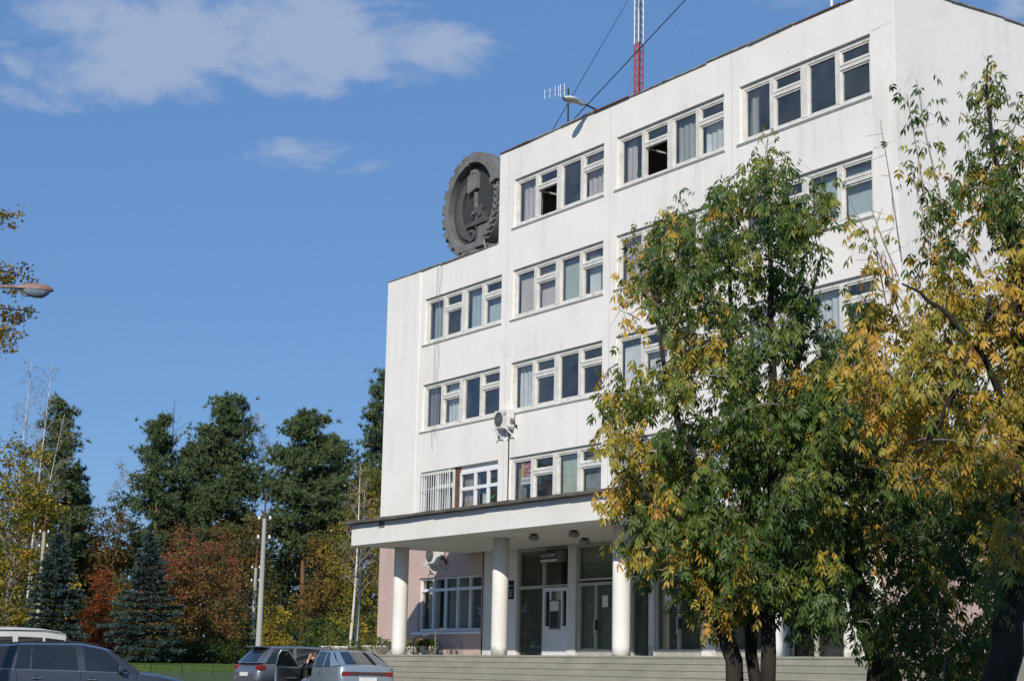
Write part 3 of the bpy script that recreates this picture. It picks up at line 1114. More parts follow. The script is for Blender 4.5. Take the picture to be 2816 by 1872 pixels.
# white panelled door with three tall panes
dr = MB()
a, c, z0, z1 = 8.06, 9.46, 1.47, 3.70
dr.box(a, a + .09, .07, .15, z0, z1).box(c - .09, c, .07, .15, z0, z1).box(a + .09, c - .09, .07, .15, z1 - .12, z1)
dr.box(a + .09, c - .09, .085, .15, z0, 2.38)
dr.box(a + .09, c - .09, .07, .15, 2.38, 2.46)
for x in (8.42, 9.06):
    dr.box(x, x + .07, .072, .15, 2.46, z1 - .12)
    dr.box(x + .02, x + .05, .075, .085, z0 + .08, 2.38)
door = dr.build('door', M_PVC, ent)
for p, q in ((a + .09, 8.42), (8.49, 9.06), (9.13, c - .09)):
    pane(door, p, q, 2.46, z1 - .12, .12, M_GLASSD)
MB().box(8.44, 9.05, .045, .066, 2.36, 3.30).build('door_panel', M_GREY, door)
MB().box(8.50, 8.98, .038, .044, 2.95, 3.25).build('notice', M_SIGNWH, door)
MB().box(8.52, 8.95, .038, .044, 2.42, 2.92).build('door_panel', M_BLACK, door)
glazed(9.93, 12.60, 3.86, 5.0, 'entrance_glazing', 1)


def double_door(a, c, papers=()):
    o = glazed(a, c, 1.47, 3.80, 'door', 2, None, .10, None, .16, .09)
    m = (a + c) / 2
    MB().box(m + .06, m + .13, .03, .09, 2.32, 2.62).build('handle', M_DARK, o)
    MB().tube([(m - .02, .05, 2.15), (m - .02, .05, 2.65)], .018, 8).build('handle', M_ALU, o)
    for (x, z) in papers:
        MB().box(x, x + .30, .142, .147, z, z + .36).build('notice', M_SIGNWH, o)
    return o


double_door(9.98, 11.86, [(11.2, 3.02)])
glazed(11.88, 13.65, 1.47, 3.82, 'entrance_glazing', 2)
glazed(12.62, 13.65, 3.86, 5.0, 'entrance_glazing', 1)
double_door(13.92, 16.08, [(14.3, 2.95)])
glazed(13.92, 16.08, 3.86, 5.0, 'entrance_glazing', 1)
double_door(16.72, 19.34)
glazed(16.72, 19.34, 3.86, 5.0, 'entrance_glazing', 1)
glazed(19.58, 21.78, 1.47, 5.0, 'entrance_glazing', 2, 3.8)
MB().box(11.95, 12.25, .142, .147, 2.9, 3.26).build('notice', M_SIGNWH, ent)
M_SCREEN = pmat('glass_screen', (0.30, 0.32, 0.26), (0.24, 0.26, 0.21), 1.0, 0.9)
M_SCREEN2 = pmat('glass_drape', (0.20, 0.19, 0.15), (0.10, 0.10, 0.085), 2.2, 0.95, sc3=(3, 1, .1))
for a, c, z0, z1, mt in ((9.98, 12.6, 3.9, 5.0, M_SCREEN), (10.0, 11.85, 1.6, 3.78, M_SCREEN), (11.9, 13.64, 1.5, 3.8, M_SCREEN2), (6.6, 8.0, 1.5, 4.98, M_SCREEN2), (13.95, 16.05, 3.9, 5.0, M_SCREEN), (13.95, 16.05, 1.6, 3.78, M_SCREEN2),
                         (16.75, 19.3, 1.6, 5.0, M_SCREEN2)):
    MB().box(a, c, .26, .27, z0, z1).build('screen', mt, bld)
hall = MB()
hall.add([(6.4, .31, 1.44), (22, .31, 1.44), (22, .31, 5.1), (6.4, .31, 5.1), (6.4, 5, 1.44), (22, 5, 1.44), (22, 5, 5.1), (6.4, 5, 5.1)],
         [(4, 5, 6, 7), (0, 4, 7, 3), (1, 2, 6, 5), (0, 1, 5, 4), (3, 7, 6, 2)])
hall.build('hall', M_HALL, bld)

# plaque and sign: things of their own
pq = empty('wall_plaque', (5.90, .034, 3.38), label='black glass name plaque on the white pier beside the doors', cat='plaque')
MB().box(0, .48, -.014, 0.004, 0, .62).build('plate', M_BLACK, pq, bevel=.004)
for z, x0, x1 in ((.44, .10, .44), (.28, .05, .44), (.21, .22, .40), (.15, .22, .36), (.09, .22, .42)):
    MB().box(x0, x1, -.018, -.0145, z, z + .016).build('engraved_line', M_SIGNWH, pq)
M_SIGNG = pmat('sign_green', (0.012, 0.035, 0.022), (0.01, 0.03, 0.02), 2, 0.4)
sg = empty('lightbox_sign', (8.12, .05, 4.50), label='dark green lightbox sign reading БАНКОМАТ above the white door', cat='sign')
MB().box(.0, 1.20, -.16, .04, .0, .36).build('housing', M_GREY, sg, bevel=.01)
MB().box(.02, .96, -.168, -.161, .11, .34).build('face', M_SIGNG, sg)
MB().box(.02, .96, -.168, -.161, .02, .10).build('face_strip', M_SIGNWH, sg)
lettering(sg, 'БАНКОМАТ', (.49, -.172, .215), .165, M_SIGNWH, sx=.95)
lettering(sg, '24', (.38, -.172, .315), .05, M_SIGNWH)

# --- canopy, its columns, soffit lamps
CU0, CU1, CY, CZ0, CZ1 = 3.42, 23.4, -4.62, 5.03, 5.80
cn = MB().box(CU0, CU1, CY, -.12, CZ0, CZ1 - .06).build('canopy', M_CANOPY, bld, bevel=.015)
k = 14
for i in range(k):
    a = CU0 - .22 + (CU1 - CU0 + .4) * i / k
    c = CU0 - .22 + (CU1 - CU0 + .4) * (i + 1) / k - .01
    j0, j1 = random.uniform(-.02, .02), random.uniform(-.02, .02)
    q = MB()
    zt_ = CZ1 + .03
    q.add([(a, CY - .24 + j0, CZ1 - .058 + j1 * .6), (c, CY - .24 + j1, CZ1 - .058 - j0 * .6), (c, -.02, CZ1 - .058), (a, -.02, CZ1 - .058),
           (a, CY - .24 + j0, zt_ + j0), (c, CY - .24 + j1, zt_ + j1), (c, -.02, zt_ + .12), (a, -.02, zt_ + .12)],
          [(0, 3, 2, 1), (4, 5, 6, 7), (0, 1, 5, 4), (1, 2, 6, 5), (2, 3, 7, 6), (3, 0, 4, 7)])
    q.build('roofing_sheet', M_ROOFTRIM, cn)
MB().box(5.33, 5.68, CY - .02, CY - .002, CZ1 - .27, CZ1 - .08).build('bare_patch', pmat('bare_mortar', (.20, .19, .15), (.14, .13, .11), 9, .95), cn)
for x in (4.05, 10.17, 16.30, 22.42):
    c_ = MB().lathe([(.245, 0), (.25, .3), (.252, 2.0), (.248, CZ0 - ZP)], (x, -3.0, ZP), 32)
    c_.build('column', M_COLUMN, bld, smooth=False).data.polygons.foreach_set('use_smooth', [True] * 96 + [False, False])
for i, (x, y) in enumerate(((12.25, -3.2), (14.15, -3.1), (12.15, -1.25))):
    lab = ['small round lamp under the canopy, left of the pair near the front edge', 'small round lamp under the canopy, nearest the third column',
           'small round lamp under the canopy, deepest in above the doors'][i]
    sl = empty('soffit_lamp', (x, y, CZ0), label=lab, cat='lamp', group='lamps under the canopy')
    MB().lathe([(.10, -.05), (.10, 0)], n=16).build('base', M_DARK, sl)
    MB().lathe([(.10, -.20), (.155, -.16), (.165, -.055), (.12, -.05)], n=18).build('shade', M_LAMPG, sl, smooth=True)

# --- platform and steps
st = empty('entrance_steps', (0, 0, 0), label='wide worn concrete steps and landing before the columned entrance', cat='steps')
SU0, SU1 = -1.1, 30.0
MB().box(SU0, SU1, -4.95, -.11, 0.0, ZP).build('landing', M_CONC, st, bevel=.015)
SS0 = 9.9
for i in range(1, 9):
    y1_ = -4.95 - .31 * (i - 1)
    SS0 = 5.0 if i <= 2 else 7.9
    x0 = SS0
    for k in range(3):
        x1 = SS0 + (SU1 - SS0) * (k + 1) / 3 - random.uniform(.002, .006)
        jy, jz = random.uniform(-.008, .008), random.uniform(-.003, .003)
        MB().box(x0, x1, y1_ - .285 + jy, y1_ - .002, 0, ZP - .161 * i - .046 + jz).box(x0, x1, y1_ - .30 + jy, y1_ - .002, ZP - .161 * i - .045 + jz, ZP - .161 * i + jz).build('step', M_CONC, st, bevel=.010)
        x0 = SS0 + (SU1 - SS0) * (k + 1) / 3
MB().box(SU0, SU1, -4.97, -4.951, ZP - .055, ZP - .002).build('nosing', M_CONC, st, bevel=.008)
# --- handrail beside the ramp
hr = empty('handrail', (2.45, -1.5, ZP), label='bent grey steel handrail in front of the pink wall', cat='handrail')
MB().tube([(0, 0, 0), (0, 0, .62)], .022, 8).build('post', M_GREY, hr)
MB().tube([(1.47, 0, 0), (1.47, 0, .84)], .022, 8).build('post', M_GREY, hr)
MB().tube([(-.5, 0, .40), (0, 0, .60), (1.47, 0, .82), (1.75, 0, .92), (2.1, 0, .92)], .024, 8).build('rail', M_GREY, hr)


# --- flower bowls
def planter(loc, r, hgt, label, seed, long_=1.0, flowers=0.2):
    r_ = np.random.default_rng(seed)
    p = empty('flower_bowl', loc, r_.uniform(0, 6) if long_ == 1 else math.atan2(.83, .55), label=label, cat='planter', group='white flower bowls on the landing')
    b = MB().lathe([(r * .45, 0), (r * .5, .05), (r * .62, hgt * .3), (r * .92, hgt * .8), (r * 1.02, hgt * .93), (r * 1.0, hgt), (r * .88, hgt), (r * .85, hgt * .9)], n=24)
    b.v = [(x * long_, y, z) for x, y, z in b.v]
    b.build('bowl', M_COLUMN, p, smooth=True)
    n = 420
    a = r_.uniform(0, 6.283, n)
    q = np.sqrt(r_.uniform(0, 1, n)) * r * 1.15
    c = np.stack([q * np.cos(a) * long_, q * np.sin(a), hgt + r_.uniform(-.02, .30, n) * (1.1 - .5 * q / r)], 1)
    sag = q > r * .95
    c[sag, 2] -= r_.uniform(.02, .2, sag.sum())
    d = r_.normal(0, 1, (n, 3))
    d /= np.linalg.norm(d, axis=1)[:, None]
    e = np.cross(d, r_.normal(0, 1, (n, 3)))
    e /= np.linalg.norm(e, axis=1)[:, None]
    V = np.stack([c - d * .06, c - e * .025, c + d * .06, c + e * .025], 1).reshape(-1, 3)
    np_obj('plants', V, np.arange(n * 4).reshape(-1, 4), L_GRN, p, np.repeat(r_.uniform(.1, 1, n), 4))['kind'] = 'stuff'
    k = int(60 * flowers)
    if k:
        c = c[r_.choice(n, k)]
        c[:, 2] += .05
        d, e = d[:k], e[:k]
        V = np.stack([c - d * .04, c - e * .04, c + d * .04, c + e * .04], 1).reshape(-1, 3)
        np_obj('flowers', V, np.arange(k * 4).reshape(-1, 4), L_FLOWER, p, np.repeat(r_.uniform(0, 1, k), 4))


planter((1.35, -2.35, ZP), .60, .34, 'large white flower bowl at the corner of the pink wall', 1, 1.0, .1)
planter((0.45, -3.35, ZP), .50, .30, 'white flower bowl farthest left along the landing', 2, 1.35, .15)
planter((2.15, -.72, ZP), .36, .36, 'white flower bowl behind the handrail below the pink window', 3, 1.0, .15)
planter((1.42, -.95, ZP), .40, .34, 'shaded flower bowl just right of the first column', 4, 1.0, .6)


# --- air conditioners
def aircon(loc, label, pipe=0.0):
    a = empty('air_conditioner', loc, label=label, cat='air conditioner', group='air conditioners on the front wall')
    MB().box(-.42, .42, -.36, -.06, 0, .62).build('casing', M_ACW, a, bevel=.025)
    MB().sector(-.12, .31, .0, .25, 0, 360, -.368, -.361, 28).build('fan_opening', M_DARK, a)
    g = MB()
    for r in (.06, .10, .14, .18, .22, .25):
        g.sector(-.12, .31, r - .006, r + .006, 0, 360, -.378, -.370, 28)
    for k in range(4):
        t = math.pi * k / 4
        g.obox((-.12, -.374, .31), (.25 * math.cos(t), 0, .25 * math.sin(t)), (0, .003, 0), (-.006 * math.sin(t), 0, .006 * math.cos(t)))
    g.build('fan_grille', M_GREY, a)
    for z in (.50, .45, .42):
        MB().box(.18, .34, -.366, -.3605, z, z + .018).build('badge', M_GREY, a)
    for x in (-.34, .34):
        MB().box(x - .02, x + .02, -.50, 0.0, -.045, -.005).box(x - .02, x + .02, -.025, 0, -.34, -.046).obox((x, -.18, -.19), (.014, 0, 0), (0, .21, -.165), (0, .012, .016)).build('bracket', M_PVC, a)
    MB().tube([(.42, -.15, .18), (.50, -.14, .16), (.55, -.10, .06), (.52, -.03, -.02), (.47, -.01, .1)], .018, 6).build('hose', M_DARK, a)
    MB().box(.421, .45, -.24, -.10, .12, .30).build('valve_cover', M_GREY, a)
    if pipe:
        MB().tube([(.02, -.02, -.06), (.02, -.02, -pipe)], .018, 6).build('drain_pipe', M_DARK, a)
    return a


aircon((5.98, -.02, 9.17), 'air conditioner with brackets high on the wall between two window rows', 3.1)
aircon((1.62, -.02, 4.74), 'air conditioner on the pink wall half hidden by the canopy')

# --- loose wires down the white wall
for i, (u, za, zc, lab) in enumerate(((1.05, ZLOW - .02, 9.0, 'thin dark wire hanging straight down the left of the white wall'),
                                      (1.28, ZLOW - .02, 9.4, 'thin wavy wire hanging beside the straight one on the white wall'))):
    pts = []
    for k in range(24):
        z = za + (zc - za) * k / 23
        pts.append((u + (.05 * math.sin(k * 1.1) if i else .008 * math.sin(k)) - .004 * k, -.125, z))
    tag(MB().tube(pts, .008, 5).build('hanging_wire', M_GREY), lab, 'wire', 'wires hanging on the front wall')


def on_y(px, py, y):
    d = ray(px, py)
    return EYE + d * ((y - EYE.y) / d.y)


# ------------------------------------------------------------------ emblem on the lower roof
R = 2.0
em = empty('roof_emblem', (2.36, .90, 18.06), label='huge round dark relief emblem with cogwheel rim on the lower roof', cat='emblem')
S = lambda *a: [(x * R, z * R) for x, z in a]
g = MB()
g.sector(0, 0, .78 * R, .915 * R, 96, 292, -.50, .0, 60)
for k in range(11):
    a0 = 100 + k * 17.4
    g.sector(0, 0, .916 * R, .99 * R, a0, a0 + 10, -.50, -.02, 4)
g.build('cog_rim', M_EMB, em, bevel=.02)
g = MB()
for k, (r0, r1) in enumerate(((.80, .848), (.852, .898), (.902, .948), (.952, 1.0))):
    g.sector(0, 0, r0 * R, r1 * R, 24, 95, -.56 + .03 * k + .04, .0, 26)
for k in range(3):
    r0 = (.848, .898, .948)[k]
    g.sector(0, 0, r0 * R, (r0 + .004) * R, 24, 95, -.40, .0, 26)
g.sector(0, 0, .79 * R, 1.0 * R, 16, 23, -.60, .0, 4)
g.build('banded_rim', M_EMB, em)
g = MB().sector(0, 0, .80 * R, .97 * R, -68, 15.5, -.40, .0, 28)
for k in range(9):
    a = math.radians(10 - k * 8.2)
    for rr, tw in ((.845, .45), (.925, -.45)):
        c = Vector((rr * R * math.cos(a), -.44, rr * R * math.sin(a)))
        t = a - math.pi / 2 + tw
        g.obox(c, (math.cos(t) * .13, 0, math.sin(t) * .13), (0, .07, 0), (-math.sin(t) * .045, 0, math.cos(t) * .045))
g.build('wheat_rim', M_EMB, em, bevel=.02)
g = MB().sector(0, 0, 0.001, .80 * R, 0, 360, -.20, .0, 56)
g.build('disc', M_EMBD, em)
g = MB().sector(-.02 * R, -.05 * R, .44 * R, .62 * R, 92, 262, -.30, -.199, 40)
g.build('sickle_blade', M_EMBM, em, bevel=.02)
g = MB()
for k in range(4):
    x0 = -.16 + .075 * k
    g.prism(S((x0, .24 + .02 * k), (x0 + .06, .24 + .02 * k), (x0 + .06, .60), (x0, .58)), -.42 + .01 * k, -.199)
g.prism(S((-.10, .60), (.09, .60), (.06, .68), (-.08, .68)), -.40, -.199)
g.build('torch_head', M_EMB, em, bevel=.02)
g = MB().prism(S((.02, -.14), (.09, -.14), (.07, .24), (.01, .24)), -.33, -.199)
g.prism(S((-.04, -.20), (.15, -.20), (.11, -.13), (0.0, -.13)), -.40, -.199)
g.build('torch_stem', M_EMB, em, bevel=.02)
g = MB().prism(S((-.22, -.42), (.50, -.42), (.50, -.34), (.42, -.33), (.42, -.20), (.12, -.22), (.10, -.33), (-.22, -.36)), -.40, -.199)
for x, z, r in ((.20, -.15, .07), (.34, -.12, .06), (.30, -.22, .07)):
    g.sector(x * R, z * R, 0.001, r * R, 0, 360, -.46, -.40, 12)
g.build('ledge', M_EMBM, em, bevel=.02)
g = MB().sector(-.06 * R, -.58 * R, .06 * R, .12 * R, 0, 360, -.36, -.199, 20).sector(-.06 * R, -.58 * R, .19 * R, .24 * R, -130, 130, -.34, -.199, 24)
g.build('scroll', M_EMBM, em, bevel=.015)
g = MB().prism(S((.16, -.76), (.40, -.76), (.62, -.48), (.52, -.43), (.18, -.43)), -.32, -.199)
g.build('pedestal', M_EMB, em, bevel=.02)
g = MB().prism(S((-.42, -.88), (.52, -.88), (.50, -.76), (-.44, -.76)), -.52, -.05)
g.build('bottom_bar', M_EMB, em, bevel=.02)
zr = ZLOW - .36 - 18.06
g = MB().box(-1.55, -1.45, .02, .12, zr, -.4).box(1.0, 1.1, .02, .12, zr, -.3).box(-1.6, 1.3, .021, .119, -1.6, -1.5).box(-1.9, -.2, -.12, .02, zr, -1.82)
g.obox((-1.3, .35, (zr - .3) / 2), (.04, 0, 0), (0, .5, 1.0 * .8), (0, .04, -.02))
g.build('support_frame', M_RUST, em)
g = MB().tube([(1.3, -.5, zr + .36), (1.15, -.55, zr + .75), (1.02, -.45, zr + .95)], .025, 6).build('stay', M_FLASH, em)

# ------------------------------------------------------------------ things on the roof
rl = empty('roof_floodlight', (10.62, .12, ZHI + .03), label='white street-lamp head leaning out over the upper roof edge', cat='lamp')
MB().box(-.12, .12, -.14, .25, 0, .05).box(-.05, .05, -.05, .05, .05, .14).build('base', M_RUST, rl)
MB().tube([(0, .05, .12), (-.01, -.30, .19), (-.02, -.5, .22)], .03, 8).build('arm', M_DARK, rl)
MB().obox((-.03, -.62, .24), (.085, 0, 0), (0, .17, -.02), (0, .01, .06)).build('ballast_box', M_LAMPG, rl, bevel=.03)
hp = []
for x_, wdt in ((-.78, .13), (-.90, .19), (-1.08, .215), (-1.22, .16), (-1.30, .06)):
    hp.append([(-.03 + wdt * math.cos(t), x_, .27 + .10 * max(0, math.sin(t)) * (wdt / .2) - .01 * (t < 0)) for t in np.linspace(-.02, math.pi + .02, 11)])
MB().grid(hp).build('hood', M_LAMPW, rl, smooth=True)
hp = []
for x_, wdt in ((-.78, .12), (-.90, .18), (-1.08, .20), (-1.22, .15), (-1.29, .05)):
    hp.append([(-.03 + wdt * math.cos(t), x_, .265 - .12 * math.sin(t) * (wdt / .2)) for t in np.linspace(0, math.pi, 11)])
MB().grid(hp).build('bowl', M_LAMPG, rl, smooth=True)
MB().box(-.03 - .13, -.03 + .13, -.86, -.78, .20, .34).build('neck', M_LAMPW, rl, bevel=.03)

ya = empty('tv_antenna', (7.80, 1.0, ZHI - .35), label='rod television antenna on a dark pole at the roof edge', cat='antenna')
MB().tube([(0, 0, 0), (-.01, 0, 2.25)], .028, 8).build('pole', M_DARK, ya)
MB().tube([(.1, 0, 2.20), (-1.52, 0, 2.43)], .011, 6).build('boom', M_ALU, ya)
for x_, l_ in ((-.25, .24), (-.50, .23), (-.61, .20), (-.83, .185), (-1.15, .17), (-1.48, .17)):
    MB().tube([(x_, 0, 2.24 - x_ * .142 - l_), (x_, 0, 2.24 - x_ * .142 + l_)], .0055, 5).build('rod', M_ALU, ya)
va = empty('roof_vent', (7.15, .6, ZHI - .35), label='small bent dark pipe beside the antenna pole', cat='pipe')
MB().tube([(0, 0, 0), (0, 0, .62), (-.12, 0, .66), (-.30, 0, .66)], .02, 6).build('pipe', M_DARK, va)

wp = on_y(2284, 8, 3.0)
wpo = empty('roof_pole', (wp.x, 3.0, ZHI - .35), label='slim white steel pole on the upper roof near its right end', cat='pole')
WPT = on_y(2286, -428, 3.0)
MB().tube([(0, 0, 0), (WPT.x - wp.x, 0, WPT.z - ZHI + .35)], .045, 8).build('shaft', M_MWHITE, wpo)
wpo2 = on_y(2303, 2, 3.6)
bp = empty('roof_bracket', (wpo2.x, 3.6, ZHI - .35), label='dark steel bracket close to the white roof pole', cat='bracket')
MB().tube([(0, 0, 0), (0, 0, .95), (.5, 0, .95), (.5, 0, 0)], .025, 6).build('frame', M_DARK, bp)

# lattice mast behind the building
MD = 96.0
mp_ = at(1756, 250, MD)
mast = empty('lattice_mast', (mp_.x, mp_.y, 0.1), label='tall red and white lattice radio mast behind the roof', cat='mast')
zb_ = at(1756, 121, MD).z - .1
bands = [(0.0, zb_ - 18, 0), (zb_ - 18, zb_ - 9, 1), (zb_ - 9, zb_, 0), (zb_, zb_ + 9, 1), (zb_ + 9, zb_ + 18, 0)]
ang = [math.radians(a) for a in (200, 320, 80)]
rm = .30
for z0, z1, wh in bands:
    z0 = max(z0, 0)
    if z1 <= z0:
        continue
    mt = M_MWHITE if wh else M_RED
    sec = empty('mast_section', (0, 0, 0), parent=mast)
    for a in ang:
        MB().tube([(rm * math.cos(a), rm * math.sin(a), z0), (rm * math.cos(a), rm * math.sin(a), z1 - .01)], .045, 6).build('leg', mt, sec)
    q = MB()
    nz = int((z1 - z0) / .5)
    for k in range(nz):
        za, zc = z0 + (z1 - z0) * k / nz, z0 + (z1 - z0) * (k + 1) / nz
        for i in range(3):
            a, c = ang[i], ang[(i + 1) % 3]
            A, B = (rm * math.cos(a), rm * math.sin(a)), (rm * math.cos(c), rm * math.sin(c))
            q.tube([(*A, za), (*B, zc)], .018, 4, False)
            q.tube([(*A, zc), (*B, zc)], .016, 4, False)
    q.build('bracing', M_GREY if wh else M_RED, sec)
MB().tube([(.12, 0, .2), (.12, 0, zb_ + 17)], .03, 6).build('cable', M_DARK, mast)


def wire(name, p, q, r, label, sag=0.0, mat=None):
    p, q = Vector(p), Vector(q)
    pts = [p.lerp(q, t) - Vector((0, 0, sag * 4 * t * (1 - t))) for t in np.linspace(0, 1, 9)]
    tag(MB().tube(pts, r, 5).build(name, mat or M_DARK), label, 'cable', 'cables above the roof')


mtop = Vector((mp_.x, mp_.y, 0))
wire('guy_cable', on_y(1517, 362, 1.2), at(1752, -42, MD - .3), .016, 'steel guy cable running from the roof edge up to the mast')
wire('guy_cable', on_y(1569, 338, .6), WPT, .018, 'dark cable crossing in front of the red and white mast')
wire('guy_cable', on_y(1700, 330, 7), at(1749, 190, MD - .3), .010, 'thin slack cable at the foot of the mast, left side', .1, M_GREY)
wire('guy_cable', on_y(1925, 170, 8), at(1770, -70, MD - .3), .008, 'faint thin cable on the right of the mast', 0, M_GREY)


# ------------------------------------------------------------------ concrete poles
def conc_pole(px, pyt, pyb, D, r0, r1, label, spike=1.3):
    t = at(px, pyt, D)
    g_ = gp(px, pyb, D)
    z0 = g_.z + .05
    H = t.z - z0
    p = empty('concrete_pole', (t.x, t.y, z0), math.atan2(RT.y, RT.x) - .1, label=label, cat='utility pole', group='concrete utility poles')
    MB().tube([(0, 0, 0), (0, 0, H)], [r0, r1], 10).build('shaft', M_POLE, p)
    MB().tube([(0, 0, H - 1.1), (0, 0, H + spike * .4), (.02, 0, H + spike)], [r1 + .006, .05, .03], 8).build('steel_top', M_RUST, p)
    for dz in (-.08, -.92):
        MB().box(-.28, .28, -.03, .03, H + dz - .03, H + dz + .03).build('cross_bar', M_DARK, p)
        for x_ in (-.25, .25):
            MB().lathe([(.02, 0), (.055, .02), (.06, .08), (.04, .11), (.05, .15), (.015, .17)], (x_, 0, H + dz + .03), 10).build('insulator', M_PORC, p, smooth=True)


conc_pole(728, 1425, 1790, 75, .155, .085, 'nearest concrete utility pole, left of the building', 1.2)
conc_pole(704, 1560, 1790, 112, .15, .10, 'far concrete utility pole just left of the near one', 1.4)
conc_pole(122, 1462, 1800, 104, .15, .10, 'concrete utility pole half hidden behind the left spruce', 1.6)

# ------------------------------------------------------------------ street lamp at the left edge
lp = at(60, 792, 30)
base = at(-330, 800, 30)
gz = ground_z(base)
ax = (Vector((lp.x, lp.y, 0)) - Vector((base.x, base.y, 0))).normalized()
sl = empty('street_lamp', (base.x, base.y, gz), math.atan2(ax.y, ax.x), label='weathered street lamp reaching in from the left edge', cat='street lamp')
Ls = (Vector((lp.x, lp.y, 0)) - Vector((base.x, base.y, 0))).length
hz = lp.z - gz
MB().tube([(0, 0, 0), (0, 0, hz - 1.2)], [.10, .07], 12).build('pole', M_POLE, sl)
MB().tube([(0, 0, hz - 1.3), (.08, 0, hz - .6), (.5, 0, hz - .12), (Ls - .12, 0, hz + .01)], [.045, .04, .035, .03], 8).build('arm', M_LAMPB, sl)
hp, hb = [], []
for x_, w_, h_ in ((-.12, .05, .04), (-.02, .08, .075), (.15, .125, .11), (.32, .14, .125), (.44, .12, .095), (.53, .05, .04), (.545, .01, .005)):
    hp.append([(Ls + x_, w_ * math.cos(t), hz - .01 + h_ * math.sin(t)) for t in np.linspace(-.05, math.pi + .05, 11)])
for x_, w_, h_ in ((.0, .05, .02), (.08, .10, .10), (.22, .125, .145), (.36, .125, .14), (.46, .09, .07), (.49, .05, .01)):
    hb.append([(Ls + x_, w_ * math.cos(t), hz - .012 - h_ * math.sin(t)) for t in np.linspace(0, math.pi, 11)])
MB().grid(hp).build('hood', M_LAMPB, sl, smooth=True)
MB().grid(hb).build('bowl', M_LAMPG2, sl, smooth=True)

# ------------------------------------------------------------------ low fence on the lawn
fn = empty('low_fence', (0, 0, 0), label='low black rail fence crossing the lawn', cat='fence')
fp = []
for k in range(9):
    px = 330 + k * 85
    q = gp(px, 1850, 80)
    fp.append(q + Vector((0, 0, .12)))
pm = MB().tube([(0, 0, 0), (0, 0, .50)], .022, 6).mesh('post', M_DARK)
for q in fp:
    share('post', pm, fn, Matrix.Translation(q))
for i in range(len(fp) - 1):
    MB().tube([fp[i] + Vector((0, 0, .45)), fp[i + 1] + Vector((0, 0, .45))], .012, 5).build('rail', M_DARK, fn)

# ------------------------------------------------------------------ cars
M_TYRE = pmat('tyre', (0.02, 0.02, 0.02), (0.015, 0.015, 0.015), 4, 0.9)
M_RIM = pmat('wheel_rim', (0.4, 0.4, 0.4), (0.3, 0.3, 0.3), 4, 0.35, metallic=0.8)
M_CGLASS = pmat('car_glass', (0.020, 0.026, 0.028), (0.014, 0.018, 0.02), 2, 0.03, spec=0.75)
M_TAIL = pmat('tail_lamp_red', (0.24, 0.016, 0.014), (0.17, 0.012, 0.011), 9, 0.12, spec=.6)
M_TAILD = pmat('tail_lamp_smoke', (0.10, 0.045, 0.045), (0.05, 0.03, 0.03), 9, 0.12, spec=.6)
M_HEAD = pmat('head_lamp', (0.6, 0.62, 0.64), (0.4, 0.42, 0.44), 9, 0.1, spec=.6)
M_CHROME = pmat('chrome', (0.75, 0.75, 0.75), (0.65, 0.65, 0.65), 9, 0.12, metallic=1.0)
M_TRIM = pmat('black_trim', (0.02, 0.02, 0.021), (0.016, 0.016, 0.016), 9, 0.5)
M_SEAM = pmat('panel_gap', (0.012, 0.012, 0.013), (0.01, 0.01, 0.01), 9, 0.8)
M_SEAT = pmat('seat_cloth', (0.05, 0.05, 0.052), (0.04, 0.04, 0.04), 9, 0.9)


def paint(name, c, metal=.55, rough=.34):
    return pmat(name, c, tuple(x * .93 for x in c), 2.5, rough, metallic=metal, coat=.8, spots=None)


def lerp(a, b, t):
    return a + (b - a) * t


